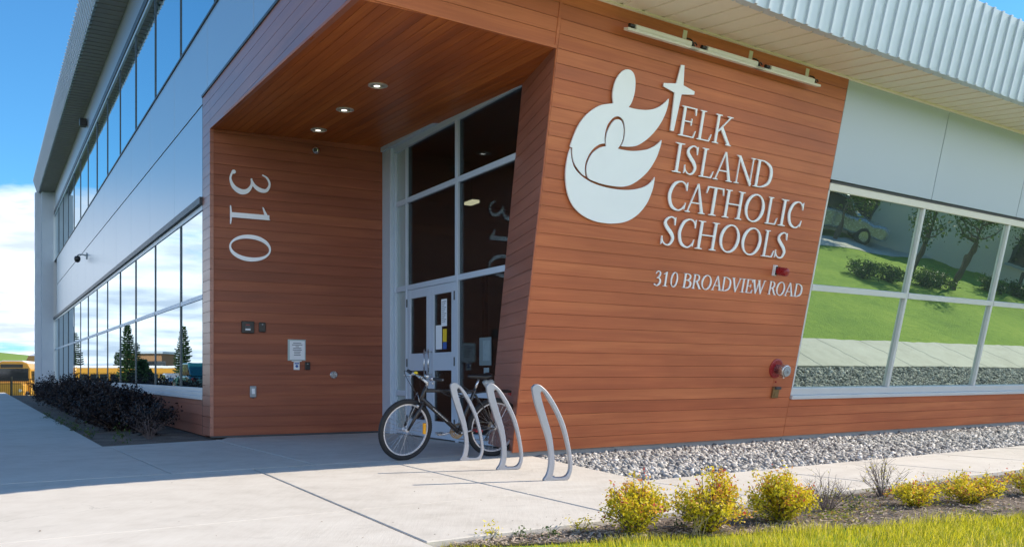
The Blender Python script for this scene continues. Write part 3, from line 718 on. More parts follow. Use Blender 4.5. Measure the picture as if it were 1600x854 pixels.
def glyph(c):
    if c == 'E': return stem(.16, s=.16) + [bx(.16, .72, .962, 1.), poly((.70, 1.), (.74, 1.), (.75, .76), (.72, .76), (.66, .96)), bx(.2, .56, .495, .535), poly((.54, .40), (.58, .40), (.58, .63), (.54, .63)), bx(.16, .76, 0, .04), poly((.72, .04), (.76, 0), (.83, .25), (.80, .25))]
    if c == 'L': return stem(.16, s=.16) + [bx(.16, .66, 0, .04), poly((.60, .03), (.66, 0), (.75, .26), (.72, .26))]
    if c == 'I': return stem(.2, s=.2)
    if c == 'K': return stem(.17, s=.17) + [poly((.22, .44), (.26, .40), (.86, .97), (.79, .97)), serif(.80, 1, .16, -1), poly((.34, .53), (.47, .60), (.99, .02), (.84, .02)), serif(.90, 0, .15)]
    if c == 'H': return stem(.17, s=.17) + stem(.88, s=.17) + [bx(.17, .88, .485, .53)]
    if c == 'T': return stem(.42, s=.17, top=False) + [bx(.04, .80, .955, 1.), poly((.0, .75), (.03, .75), (.10, .96), (.04, 1.0)), poly((.84, .75), (.81, .75), (.74, .96), (.80, 1.0))]
    if c == 'A': return [poly((.10, .02), (.15, .02), (.50, .97), (.45, 1.0)), poly((.45, 1.02), (.52, 1.02), (.94, .02), (.80, .02)), bx(.25, .73, .32, .362), serif(.125, 0, .125), serif(.86, 0, .16)]
    if c == 'V': return [poly((.06, .98), (.20, .98), (.52, .10), (.46, -.02)), poly((.46, -.02), (.51, -.02), (.87, .98), (.82, .98)), serif(.14, 1, .14, -1), serif(.85, 1, .12, -1)]
    if c == 'W':
        return [poly((.05, .98), (.18, .98), (.42, .10), (.37, -.02)), poly((.37, -.02), (.42, -.02), (.66, .98), (.61, .98)), poly((.52, .98), (.65, .98), (.89, .10), (.84, -.02)), poly((.84, -.02), (.89, -.02), (1.16, .98), (1.11, .98)), serif(.12, 1, .12, -1), serif(.60, 1, .12, -1), serif(1.14, 1, .1, -1)]
    if c == 'N': return [bx(.145, .19, .0, .97), poly((.06, 1.), (.2, 1.), (.97, .06), (.93, -.02), (.90, -.02)), bx(.885, .93, .0, .99), serif(.165, 0, .13), serif(.10, 1, .10, -1), serif(.905, 1, .13, -1)]
    if c == 'D': return stem(.16, s=.16) + [strip([(.14, .98), (.45, .965), (.80, .80), (.90, .5), (.80, .2), (.45, .035), (.14, .02)], [.038, .05, .11, .135, .11, .05, .038])]
    if c == 'C': return [strip([(.86, .76), (.74, .93), (.52, .99), (.22, .86), (.07, .5), (.22, .14), (.54, .01), (.76, .08), (.90, .25)], [.03, .05, .045, .115, .135, .115, .05, .05, .03]), poly((.84, .98), (.88, 1.0), (.89, .70), (.86, .70), (.80, .86)), poly((.88, .30), (.91, .30), (.87, .05), (.82, .1))]
    if c == 'O': return [ring(.5, .5, .5, .52, .125, .05, .03)]
    if c == 'S': return [strip([(.52, .84), (.46, .95), (.31, .985), (.13, .88), (.10, .73), (.25, .57), (.44, .41), (.53, .24), (.44, .06), (.27, .015), (.11, .10), (.04, .24)], [.03, .045, .045, .085, .115, .13, .13, .11, .07, .045, .04, .025]), poly((.51, .98), (.545, .99), (.56, .71), (.53, .71), (.48, .88)), poly((.02, .01), (.06, .05), (.05, .31), (.015, .31))]
    if c == '3': return [strip([(.06, .80), (.14, .93), (.30, .985), (.46, .90), (.46, .74), (.36, .60), (.20, .52)], [.03, .05, .05, .085, .11, .08, .035]), strip([(.18, .53), (.36, .53), (.52, .42), (.55, .26), (.44, .09), (.24, .01), (.06, .06)], [.035, .06, .11, .135, .10, .05, .05]), ring(.055, .09, .052, .052, .05, .05)]
    if c == '1': return [bx(.20, .32, .01, .98), serif(.26, 0, .22), poly((.32, 1.0), (.20, .93), (.02, .83), (.02, .80), (.22, .86))]
    if c == '0': return [ring(.33, .5, .33, .52, .10, .045, .02)]
    if c == 'B': return stem(.15, s=.15) + [strip([(.14, .98), (.38, .97), (.56, .87), (.56, .67), (.38, .55), (.15, .53)], [.038, .05, .09, .10, .05, .038]), strip([(.15, .53), (.42, .52), (.64, .40), (.64, .16), (.42, .03), (.14, .02)], [.038, .05, .11, .12, .05, .038])]
    if c == 'R': return stem(.15, s=.15) + [strip([(.14, .98), (.40, .97), (.60, .86), (.60, .65), (.40, .52), (.15, .50)], [.038, .05, .10, .11, .05, .038]), poly((.34, .51), (.47, .54), (.90, .02), (.74, .02)), serif(.84, 0, .13)]
def glyph_mesh(c, place, z0, z1):
    G = glyph(c); pts = [p for q in G for l in q[1:] for p in l]; xmin, xmax = min(p[0] for p in pts), max(p[0] for p in pts)
    mb = MB()
    for i, q in enumerate(G):
        zt = z1 + i * .0004
        if q[0] == 'P': mb.prism([place((p[0] - xmin) / (xmax - xmin), p[1]) for p in q[1]], z0, zt)
        else:
            Lq = [place((p[0] - xmin) / (xmax - xmin), p[1]) for p in q[1]]; Rq = [place((p[0] - xmin) / (xmax - xmin), p[1]) for p in q[2]]; n = len(Lq)
            vs = [(*p, z1 + i * .0004) for p in Lq] + [(*p, z1 + i * .0004) for p in Rq] + [(*p, z0) for p in Lq] + [(*p, z0) for p in Rq]
            fs = []
            for k in range(n - 1):
                fs += [(k, k + 1, n + k + 1, n + k), (k, 2 * n + k, 2 * n + k + 1, k + 1), (n + k, n + k + 1, 3 * n + k + 1, 3 * n + k)]
            fs += [(0, n, 3 * n, 2 * n), (n - 1, 3 * n - 1, 4 * n - 1, 2 * n - 1)]
            mb.add(vs, fs)
    return mb
def raised(b, v, off):           # the measurements were taken on the wall face; move them out to the raised face
    P = FS.w(b, v); d = P - CAMP; o = FS.w(0, 0, off); return FS.loc(CAMP + d * (((o - CAMP) @ FS.z) / (d @ FS.z)))[:2]
def line(root, chars, base, cap, z1):
    for c, x0, x1 in chars:
        mesh('letter' if c.isalpha() else 'digit', glyph_mesh(c, lambda gx, gy: tuple(raised(x0 + gx * (x1 - x0), base + gy * cap, z1)), z1 - .014, z1), M_WHITE, root, FS)
nm = thing('wall_lettering', FS.w(1.77, 2.47), 'large raised white serif lettering of the school name in four lines on the cedar wall', 'lettering')
line(nm, [('E', 1.775, 2.048), ('L', 2.08, 2.32), ('K', 2.348, 2.675)], 3.744, .335, .05)
line(nm, [('I', 1.766, 1.912), ('S', 1.955, 2.155), ('L', 2.217, 2.455), ('A', 2.462, 2.798), ('N', 2.826, 3.175), ('D', 3.195, 3.527)], 3.327, .335, .05)
line(nm, [('C', 1.769, 2.075), ('A', 2.08, 2.416), ('T', 2.394, 2.706), ('H', 2.73, 3.085), ('O', 3.122, 3.488), ('L', 3.541, 3.768), ('I', 3.80, 3.942), ('C', 3.97, 4.265)], 2.895, .34, .05)
line(nm, [('S', 1.765, 1.972), ('C', 2.03, 2.315), ('H', 2.35, 2.715), ('O', 2.758, 3.12), ('O', 3.168, 3.537), ('L', 3.584, 3.82), ('S', 3.844, 4.048)], 2.475, .34, .05)
ad = thing('address_lettering', FS.w(1.76, 1.98), 'single line of small raised white letters giving the street address low on the cedar wall', 'lettering')
line(ad, [('3', 1.762, 1.868), ('1', 1.905, 1.985), ('0', 2.03, 2.145), ('B', 2.24, 2.385), ('R', 2.408, 2.568), ('O', 2.566, 2.74), ('A', 2.756, 2.94), ('D', 2.942, 3.102), ('V', 3.115, 3.29), ('I', 3.302, 3.372), ('E', 3.394, 3.525), ('W', 3.512, 3.768), ('R', 3.85, 4.008), ('O', 4.005, 4.175), ('A', 4.185, 4.372), ('D', 4.384, 4.547)], 1.985, .178, .032)
hn = thing('house_number', F3.w(.27, 2.6), 'tall white house number 310 turned on its side, reading downward on the recess wall', 'lettering')
for c, yt, yb in (('3', 3.925, 3.575), ('1', 3.412, 3.128), ('0', 2.99, 2.595)):
    mesh('digit', glyph_mesh(c, lambda gx, gy: (.272 + gy * .585, yt - gx * (yt - yb)), .008, .02), M_WHITE, hn, F3)
# emblem, traced on the wall at its real size
ZA = lambda x, y: FS.px(870 + x / 6.1, 90 + y / 6.1, .048)
ZB = lambda x, y: FS.px(870 + x / 6.1, 220 + y / 6.1, .048)
def smooth_poly(pts, n=5):
    P = [A(p) for p in pts]; m = len(P); cor = []
    for i in range(m):
        a, b = P[i] - P[i - 1], P[(i + 1) % m] - P[i]; cs = (a @ b) / (np.linalg.norm(a) * np.linalg.norm(b) + 1e-9); cor.append(cs < .72)
    st = next((i for i in range(m) if cor[i]), 0); out = []; run = [P[st]]
    for k in range(1, m + 1):
        i = (st + k) % m; run.append(P[i])
        if cor[i] or k == m: out += catmull(run, n)[:-1]; run = [P[i]]
    return [tuple(p) for p in out]
em = thing('wall_emblem', FS.w(.3, 2.4), 'white emblem of a parent holding a child, with a cross, on the cedar wall', 'emblem')
par = [ZA(*p) for p in ((540, 437), (533, 360), (540, 300), (555, 240), (580, 185), (615, 140), (650, 118), (680, 114), (710, 125), (735, 155), (748, 205), (750, 260), (743, 330), (725, 400), (705, 445), (685, 473), (740, 488), (800, 497), (860, 500), (920, 492), (970, 473), (1010, 447), (1040, 420), (1068, 392), (1065, 430), (1048, 500), (1020, 570), (985, 635), (930, 710), (870, 770), (810, 815), (755, 842), (690, 850), (615, 846), (636, 800), (650, 730), (650, 660), (636, 602), (610, 570), (580, 560), (545, 570), (515, 597), (485, 640), (465, 700), (456, 760), (457, 820))]
par += [ZB(*p) for p in ((458, 25), (430, 28), (400, 38), (360, 65), (320, 110), (290, 165), (272, 220), (267, 280), (274, 338), (240, 315), (200, 265), (170, 215), (154, 160), (149, 110), (151, 66), (128, 56))]
par += [ZA(*p) for p in ((140, 810), (165, 740), (200, 660), (245, 590), (300, 530), (360, 485), (420, 455), (480, 443))]
chi = [ZA(*p) for p in ((470, 840), (470, 780), (480, 720), (500, 670), (530, 620), (560, 593), (590, 590), (615, 605), (632, 645), (637, 700), (630, 770), (610, 825), (582, 868))]
chi += [ZB(*p) for p in ((640, 88), (720, 97), (800, 93), (870, 80), (930, 52), (970, 22), (1000, -6), (995, 25), (980, 80), (955, 150), (915, 225), (870, 290), (810, 350), (750, 395), (690, 425), (620, 437), (540, 432), (450, 415), (370, 390), (310, 362), (291, 330), (284, 280), (292, 220), (315, 160), (350, 110), (395, 75), (435, 58), (470, 53))]
cra = [ZB(*p) for p in ((132, 68), (108, 140), (92, 230), (85, 320), (90, 420), (110, 520), (150, 610), (210, 680), (290, 735), (380, 770), (470, 785), (550, 787), (640, 775), (720, 740), (790, 685), (850, 610), (890, 530), (920, 440), (935, 346), (915, 375), (880, 410), (830, 440), (760, 460), (680, 468), (600, 465), (510, 452), (420, 430), (340, 400), (270, 360), (210, 310), (165, 250), (145, 190), (135, 130))]
cro = [ZA(*p) for p in ((1188, 70), (1218, 75), (1208, 265), (1315, 325), (1310, 355), (1190, 352), (1115, 700), (1083, 695), (1125, 335), (1018, 275), (1022, 243), (1140, 248))]
for nme, pp in (('parent_figure', smooth_poly(par)), ('child_figure', smooth_poly(chi)), ('cradle', smooth_poly(cra)), ('cross', [tuple(p) for p in cro])):
    mesh(nme, MB().prism(pp, .032, .048), M_WHITE, em, FS)
# ------------------------------------------------------------------ sign lights
SLX = [(.66, 1.72), (1.76, 2.84), (2.86, 3.92)]
sl_lab = ['ivory linear sign light under the eave, left one of three above the emblem', 'ivory linear sign light under the eave, middle one of three end to end', 'ivory linear sign light under the eave, right one nearest the grey panels']
V0 = 4.672
for (x0, x1), lab in zip(SLX, sl_lab):
    r_ = thing('sign_light', FS.w(x0, V0, .12), lab, 'light', 'linear sign lights under the eave')
    mesh('base_rail', MB().box(x0 - (.02 if x0 < 1 else .18), x1, V0 - .012, V0 + .015, .112, .186), M_IVORY, r_, FS, bevel=.003)
    mesh('housing', MB().prism([(.122, V0 + .017), (.178, V0 + .017), (.178, V0 + .062), (.13, V0 + .078)], 0, x1 - x0 - .22), M_IVORY, r_,
         Frame(FS.w(x0 + .08, 0, 0), FS.z, FS.y, -FS.x) if False else Frame(FS.w(x1 - .12, 0, 0), FS.z, FS.y, -FS.x), bevel=.003)
    mesh('bracket', MB().box(x1 - .13, x1 - .07, V0 + .04, V0 + .2, .014, .022).box(x1 - .115, x1 - .085, V0 + .03, V0 + .06, .022, .12), M_IVORY, r_, FS)
    cab = [(x1 - .14, V0 + .10, .1), (x1 - .08, V0 + .09, .12), (x1 - .05, V0 + .02, .15), (x1 - .10, V0 + .03, .16), (x1 - .04, V0 + .07, .14), (x1 + .0, V0 + .05, .13)] if x1 < 4 else [(x1 - .14, V0 + .10, .1), (x1 - .1, V0 + .07, .12), (x1 - .09, V0 + .03, .14)]
    mesh('cable', MB().tube(catmull(cab, 5), .009, 6), M_BLACK, r_, FS, smooth=True)
    mesh('connector', MB().tube([(x0 + .02, V0 + .045, .15), (x0 + .085, V0 + .045, .15)], .022, 10), M_BLACK, r_, FS)
# ------------------------------------------------------------------ things on the sign wall
st = thing('alarm_strobe', FS.w(3.9, 2.3), 'small red fire alarm strobe on a white bracket above the address lettering', 'alarm')
x, y = 3.88, 2.315
mesh('bracket', MB().box(x - .05, x + .03, y - .075, y + .065, .014, .03).box(x - .05, x - .035, y - .07, y + .06, .03, .06), M_PAPER, st, FS, bevel=.003)
mesh('socket', MB().box(x - .032, x + .03, y - .06, y + .05, .03, .075), M_BLACK, st, FS)
mesh('lens', MB().lathe([(.052, 0), (.055, .02), (.055, .13), (.045, .15), (.0, .152)], (x + .0, y - .005, .075), (0, 0, 1), 20), M_RED, st, FS, smooth=True, bevel=.004)
fc = thing('fire_hose_connection', FS.w(4.28, .96), 'round steel fire hose connection with a red backing plate beside the green windows', 'hose connection')
mesh('back_plate', MB().lathe([(.135, 0), (.135, .012), (.12, .018), (.0, .018)], (4.27, .985, .014), (0, 0, 1), 32), M_RED, fc, FS)
mesh('barrel', MB().lathe([(.06, 0), (.06, .09), (.085, .10), (.085, .16), (.078, .17)], (4.27, .985, .03), (0, 0, 1), 28), M_STEEL, fc, FS, smooth=True, bevel=.003)
mesh('cap', MB().lathe([(.07, 0), (.07, .02), (.02, .024), (.02, .045), (.0, .046)], (4.27, .985, .195), (0, 0, 1), 28), M_GREYP, fc, FS)
for k in range(3):
    a = k * 2.09 + .5; mesh('lug', MB().tube([(4.27 + .08 * math.cos(a), .985 + .08 * math.sin(a), .17), (4.27 + .105 * math.cos(a), .985 + .105 * math.sin(a), .17)], .012, 8), M_STEEL, fc, FS)
tg = thing('sensor_plate', FS.w(4.31, .8), 'tiny clear square plate with a red dot below the fire hose connection', 'plate')
mesh('plate', MB().box(4.27, 4.35, .755, .835, .014, .019), M_WOOD, tg, FS); mesh('dot', MB().lathe([(.014, 0), (.012, .012)], (4.31, .795, .019), (0, 0, 1), 12), M_RED, tg, FS)
ob = thing('outlet_box', FS.w(4.33, .64), 'weathered brass electrical box low on the cedar wall under the hose connection', 'outlet box')
mesh('cover', MB().box(4.265, 4.39, .57, .73, .014, .05), M_BRASS, ob, FS, bevel=.006); mesh('hood', MB().box(4.275, 4.38, .70, .735, .05, .085), M_ALUD, ob, FS, bevel=.004); mesh('flap', MB().box(4.29, 4.365, .585, .65, .05, .06), M_BRASS, ob, FS, bevel=.003)
# ------------------------------------------------------------------ things on the recess wall
it = thing('intercom', F3.w(.44, 1.54), 'square black intercom with a small white display, left of the pair on the recess wall', 'intercom')
mesh('case', MB().box(.435, .615, 1.535, 1.71, 0, .05), M_BLACK, it, F3, bevel=.006); mesh('display', MB().box(.485, .56, 1.575, 1.60, .05, .053), M_PAPER, it, F3); mesh('indicator', MB().box(.49, .55, 1.648, 1.662, .05, .053), M_RED, it, F3); mesh('keypad', MB().box(.478, .572, 1.605, 1.64, .05, .052), M_ALUD, it, F3)
cr = thing('card_reader', F3.w(.69, 1.57), 'narrow black card reader just right of the square intercom', 'card reader')
mesh('case', MB().box(.69, .79, 1.555, 1.70, 0, .03), M_BLACK, cr, F3, bevel=.01, seg=2); mesh('slot', MB().box(.73, .75, 1.66, 1.675, .03, .032), M_GREYP, cr, F3)
nt_ = thing('paper_notice', F3.w(1.13, 1.15), 'printed paper notice in a plastic sleeve taped to the recess wall', 'notice')
mesh('sleeve', MB().box(1.125, 1.40, 1.135, 1.455, .001, .003), M_FROST, nt_, F3); mesh('sheet', MB().box(1.155, 1.385, 1.15, 1.435, .004, .006), M_PAPER, nt_, F3)
ink = MB()
for k, (w_, o_) in enumerate(((.6, .2), (.75, .12), (.25, .37), (.6, .2), (.66, .17), (.5, .25), (.45, .27), (.5, .25))): ink.box(1.165 + .21 * o_, 1.165 + .21 * (o_ + w_), 1.395 - k * .026, 1.405 - k * .026, .0065, .007)
mesh('print', ink, M_INK, nt_, F3)
bl = thing('doorbell', F3.w(1.21, 1.0), 'small white doorbell plate with a blue button directly below the paper notice', 'doorbell')
mesh('plate', MB().box(1.215, 1.305, .995, 1.115, .0, .015), M_PAPER, bl, F3, bevel=.003); mesh('button', MB().lathe([(.022, 0), (.02, .008)], (1.26, 1.05, .015), (0, 0, 1), 20), M_BLUE, bl, F3); mesh('label_strip', MB().box(1.225, 1.295, 1.082, 1.10, .015, .017), M_BLUE, bl, F3); mesh('lip', MB().box(1.185, 1.335, 1.122, 1.134, 0, .012), M_PAPER, bl, F3)
c2 = thing('card_reader', F3.w(1.38, 1.0), 'small dark card reader beside the white doorbell plate', 'card reader')
mesh('case', MB().box(1.385, 1.465, .995, 1.115, 0, .028), M_BLACK, c2, F3, bevel=.008, seg=2); mesh('slot', MB().box(1.415, 1.435, 1.08, 1.09, .028, .03), M_GREYP, c2, F3)
pb = thing('push_button', F3.w(1.84, .9), 'round steel accessible door push plate with a wheelchair symbol near the glass entrance', 'push button')
mesh('plate', MB().lathe([(.058, 0), (.058, .02), (.05, .028), (0, .028)], (1.84, .92, 0), (0, 0, 1), 32), M_STEEL, pb, F3)
wc = MB(); wc.tube([(1.838 + .019 * math.cos(t), .912 + .019 * math.sin(t), .0295) for t in np.linspace(.3, -4.2, 16)], .003, 6); wc.tube([(1.836, .948, .0295), (1.838, .925, .0295), (1.852, .922, .0295), (1.862, .9, .0295), (1.868, .902, .0295)], .003, 6); wc.lathe([(.006, 0), (.005, .002)], (1.836, .957, .0285), (0, 0, 1), 10)
mesh('wheelchair_symbol', wc, M_INK, pb, F3)
oc = thing('outlet_cover', F3.w(.6, .6), 'grey weatherproof outlet cover low on the recess wall', 'outlet')
mesh('cover', MB().box(.558, .65, .585, .755, 0, .04), M_GREYP, oc, F3, bevel=.012, seg=2); mesh('window', MB().box(.582, .626, .635, .715, .04, .046), M_PAPER, oc, F3, bevel=.003); mesh('latch', MB().box(.592, .616, .57, .585, .0, .03), M_ALUD, oc, F3)
cm = thing('dome_camera', F3.w(1.56, 4.33), 'small steel spot camera high on the recess wall just under the soffit', 'camera')
mesh('mount', MB().lathe([(.05, 0), (.05, .02), (.03, .035)], (1.56, 4.36, 0), (0, 0, 1), 16), M_GREYP, cm, F3); mesh('body', MB().tube([(1.57, 4.36, .03), (1.52, 4.34, .11)], [.04, .045], 12), M_STEEL, cm, F3, smooth=True, bevel=.004); mesh('lens', MB().tube([(1.52, 4.34, .11), (1.512, 4.337, .12)], .03, 12), M_BLACK, cm, F3)
# downlights in the canopy soffit
for (px, py, rad), lab in zip(((590.5, 133, .118), (539, 171, .118), (498, 202.5, .118)), ('round recessed downlight in the cedar soffit, nearest the glass wall and largest of three', 'round recessed downlight in the cedar soffit, middle one of the row of three', 'round recessed downlight in the cedar soffit, farthest one above the house number wall')):
    P = hit(px, py, Kt, nso); q = FSO.loc(P); d_ = thing('downlight', P, lab, 'light', 'recessed downlights in the soffit')
    mesh('trim_ring', MB().lathe([(rad * .82, .0), (rad, .0), (rad, .012), (rad * .82, .016), (rad * .82, .0)], (q[0], q[1], .0005), (0, 0, 1), 32), M_TRIM, d_, FSO)
    mesh('reflector', MB().lathe([(rad * .8, .006), (rad * .55, .003), (rad * .3, .0025)], (q[0], q[1], 0), (0, 0, 1), 32), M_TRIM, d_, FSO, smooth=True)
    mesh('lamp', MB().lathe([(rad * .34, .004), (rad * .32, .009), (0, .010)], (q[0] + .03, q[1], 0), (0, 0, 1), 20), M_BULB, d_, FSO)
# papers on the door and sidelite
pp = thing('door_poster', FC.w(1.9, 1.3, -.04), 'pale printed papers with a yellow and blue sticker on the right entrance door glass', 'poster')
mesh('upper_sheet', MB().box(1.98, 2.16, 1.60, 1.98, -.0495, -.0482), M_PAPER, pp, FC); mesh('lower_sheet', MB().box(1.80, 2.0, 1.28, 1.62, -.0498, -.0488), M_PAPER, pp, FC); mesh('sticker', MB().box(2.03, 2.15, 1.38, 1.56, -.0495, -.0482), M_YEL, pp, FC); mesh('blue_sticker', MB().box(2.03, 2.15, 1.28, 1.375, -.0495, -.0482), M_BLUE, pp, FC)
ink = MB()
for k in range(11): ink.box(2.0, 2.14 - .03 * (k % 3), 1.94 - k * .028, 1.948 - k * .028, -.0481, -.0476)
mesh('print', ink, M_INK, pp, FC)
ps = thing('window_poster', FC.w(3.2, 1.1, -.04), 'pale bluish notice taped to the tall sidelight right of the doors', 'poster')
mesh('sheet', MB().box(3.10, 3.42, 1.04, 1.40, -.0535, -.0520), M_FAINT, ps, FC); mesh('print_panel', MB().box(3.2, 3.38, 1.1, 1.36, -.0519, -.0512), M_FAINT2, ps, FC); mesh('sticker', MB().box(3.22, 3.36, .88, 1.01, -.0535, -.0520), M_FAINT2, ps, FC)
# cameras on the left facade
lc = thing('security_camera', FL.w(-18.3, 4.6, 0), 'grey dome security camera on a bracket arm on the silver panels', 'camera')
mesh('arm', MB().tube(catmull([(-18.1, 4.70, 0), (-18.12, 4.74, .1), (-18.2, 4.745, .22), (-18.22, 4.70, .27)], 5), .024, 8), M_GREYP, lc, FL, smooth=True); mesh('wall_plate', MB().box(-18.18, -18.02, 4.60, 4.80, 0, .03), M_GREYP, lc, FL, bevel=.01); mesh('dome', MB().lathe([(.0, -.11), (.06, -.09), (.09, -.03), (.095, .04), (.07, .09), (.04, .10)], (-18.22, 4.60, .27), (0, 1, 0), 20), M_BLACK, lc, FL, smooth=True)
eb = thing('eave_floodlight', FL.w(-18.1, 8.93, 0), 'small black box light mounted on the wall just below the left eave', 'light')
mesh('housing', MB().box(-18.25, -17.95, 8.82, 9.05, .02, .22), M_BLACK, eb, FL, bevel=.01); mesh('mount', MB().box(-18.15, -18.05, 8.88, 8.99, 0, .02), M_ALUD, eb, FL)
#PART2
# ------------------------------------------------------------------ bicycle racks
RD = nz([.963, .269, 0]); RN = nz(np.cross(RD, UP))
pairs = [((915, 758), (962, 738)), ((933, 722), (965, 718)), ((943, 672), (971, 672)), ((942, 610), (967, 602)), ((926, 535), (955, 522)), ((898, 450), (932, 441)), ((870, 362), (910, 366)), ((858, 300), (900, 322)), ((861, 282), (902, 312)), ((878, 271), (907, 308)),
         ((905, 281), (916, 313)), ((945, 322), (935, 345)), ((990, 398), (970, 405)), ((1025, 480), (1005, 485)), ((1047, 570), (1030, 575)), ((1060, 650), (1044, 650)), ((1062, 700), (1046, 697)), ((1053, 735), (1036, 726)), ((1038, 756), (1018, 739)), ((980, 758), (990, 741))]
def rack(px, py, label):
    P = gnd(px, py); r_ = thing('bike_rack', P, label, 'bike rack', 'cast metal bike racks on the pavement', M=Frame(P, RD, UP, np.cross(RD, UP)).M())
    fr = Frame(P, RD, UP, np.cross(RD, UP)); O = catmull([((a[0] - 920) / 556, (758 - a[1]) / 580) for a, b in pairs], 4, True); I = catmull([((b[0] - 920) / 556, (758 - b[1]) / 580) for a, b in pairs], 4, True)
    n = len(O); t = .026; vs = [(*p, t) for p in O] + [(*p, t) for p in I] + [(*p, -t) for p in O] + [(*p, -t) for p in I]; fs = []
    for i in range(n):
        j = (i + 1) % n; fs += [(i, n + i, n + j, j), (2 * n + i, 2 * n + j, 3 * n + j, 3 * n + i), (i, j, 2 * n + j, 2 * n + i), (n + i, 3 * n + i, 3 * n + j, n + j)]
    mesh('hoop', MB().add(vs, fs), M_CAST, r_, fr, smooth=False, bevel=.008, seg=2, ang=50)
    for u in (.085, .195): mesh('bolt', MB().lathe([(.014, 0), (.014, .01), (.008, .016), (0, .016)], (u, .026, .0), (0, 1, 0), 10).lathe([(.02, -.026), (.02, 0.0)], (u, .026, 0), (0, 1, 0), 12), M_STEEL, r_, fr)
rack(719, 718.6, 'curved grey metal bike rack with the parked bicycle behind it, nearest the doors')
rack(777, 733.4, 'curved grey metal bike rack standing empty in the middle of the row of three')
rack(850, 750.2, 'curved grey metal bike rack standing empty beside the gravel, closest to the shrubs')
# ------------------------------------------------------------------ bicycle
def bicycle():
    Pr = gnd(777, 714.5); Pf = gnd(631, 718.2); fwd = nz((Pf - Pr) * A([1, 1, 0])); fwd = nz([-.885, -.466, 0]); left = np.cross(UP, fwd)
    lean = Matrix.Rotation(R(-9), 4, 'X'); base = Frame(Pf - fwd * 1.06, fwd, left, UP).M() @ lean
    bk = thing('bicycle', None, 'dark mountain bicycle with silver rims leaning on the bike rack before the glass entrance', 'bicycle', M=base)
    def bp(name, mb, mat, parent=None, **k): return mesh(name, mb, mat, parent or bk, base, **k)
    M_FRAME = simple('black frame paint', (.035, .033, .034), .25, .2, .1, 10)
    M_RIM = simple('silver rim', (.60, .60, .62), .3, .35, .05, 10)
    M_AMB = simple('amber reflector', (.85, .38, .01), .25, 0, .05, 20)
    M_CAS = simple('worn chain steel', (.30, .24, .16), .4, .8, .2, 30)
    M_DECAL = simple('pale frame decal', (.55, .55, .52), .4, 0, .3, 60)
    M_GRIP = simple('grip rubber', (.02, .02, .022), .6, 0, .2, 30)
    rw, rim = .335, .272
    def circ(c, r, n, M=None):
        return [A([c[0] + r * math.cos(2 * math.pi * k / n), c[1], c[2] + r * math.sin(2 * math.pi * k / n)]) for k in range(n)]
    def wheel(cx_, steer, rear):
        c = A([cx_, 0, rw]); Rz = A([[math.cos(steer), -math.sin(steer), 0], [math.sin(steer), math.cos(steer), 0], [0, 0, 1]])
        T_ = lambda P: c + Rz @ (A(P) - c)
        w_ = bp('wheel', MB().tube([T_(c + A([0, -.055, 0])), T_(c + A([0, .055, 0]))], .009, 8), M_STEEL)
        ty = MB(); ty.tube([T_(p) for p in circ(c, rw - .027, 56)], .0285, 10, closed=True)
        for k in range(84):      # tread knobs
            a = 2 * math.pi * k / 84
            for s in (-.012, .012):
                p = c + A([math.cos(a) * (rw - .001), s, math.sin(a) * (rw - .001)]); q = c + A([math.cos(a) * (rw - .006), s, math.sin(a) * (rw - .006)])
                ty.tube([T_(q), T_(p)], .0055, 4)
        bp('tyre', ty, M_RUB, w_, smooth=False)
        rm = MB(); prof = [(.289, -.011), (.289, .011), (.268, .010), (.264, 0), (.268, -.010)]; n = 56
        vs = [T_(c + A([math.cos(2 * math.pi * k / n) * r, y, math.sin(2 * math.pi * k / n) * r])) for r, y in prof for k in range(n)]
        rm.add(vs, [(i * n + k, i * n + (k + 1) % n, ((i + 1) % 5) * n + (k + 1) % n, ((i + 1) % 5) * n + k) for i in range(5) for k in range(n)]); bp('rim', rm, M_RIM, w_)
        sp = MB()
        for k in range(32):
            a = 2 * math.pi * k / 32; s = 1 if k % 2 else -1; b = a + (.62 if (k // 2) % 2 else -.62)
            sp.tube([T_(c + A([math.cos(b) * .022, s * .03, math.sin(b) * .022])), T_(c + A([math.cos(a) * .268, 0, math.sin(a) * .268]))], .0019, 4, cap=False)
        bp('spokes', sp, M_STEEL, w_)
        hb = MB().lathe([(.024, -.036), (.026, -.03), (.015, -.024), (.015, .024), (.026, .03), (.024, .036)], c, Rz @ A([0, 1., 0]), 18); bp('hub', hb, M_RIM, w_, smooth=True, bevel=.001)
        if not rear:
            rf = MB(); a0, a1 = T_(c + A([-.218, .03, .062])), T_(c + A([-.225, .03, -.055])); rf.tube([a0, a1], [.020, .020], 8); bp('reflector', rf, M_AMB, w_)
        return T_
    st = R(12)
    Tf = wheel(1.06, st, False); wheel(0, 0, True)
    H0, H1 = A([.90, 0, .655]), A([.855, 0, .79]); BBp = A([.43, 0, .29]); SC_ = A([.275, 0, .745]); RA = A([0, 0, rw])
    fm = MB(); fm.tube([H0 + (H0 - H1) * .08, H1 + (H1 - H0) * .08], .021, 12); fm.tube([H1 - A([0, 0, .03]), SC_], [.021, .019], 12); fm.tube([H0 + A([-.004, 0, .02]), BBp], [.025, .026], 12); fm.tube([SC_ + (SC_ - BBp) * .06, BBp], .020, 12)
    for s in (-1, 1):
        fm.tube([BBp + A([0, s * .03, 0]), RA + A([.02, s * .06, 0])], [.011, .008], 8); fm.tube([SC_ + A([-.01, s * .018, -.03]), RA + A([.01, s * .06, .01])], [.009, .007], 8)
    fm.tube([BBp + A([0, -.036, 0]), BBp + A([0, .036, 0])], .022, 14); frm = bp('frame', fm, M_FRAME, smooth=True, bevel=.001)
    d0, d1 = H0 + A([-.004, 0, .02]), BBp; dd = nz(d1 - d0); dc = MB()
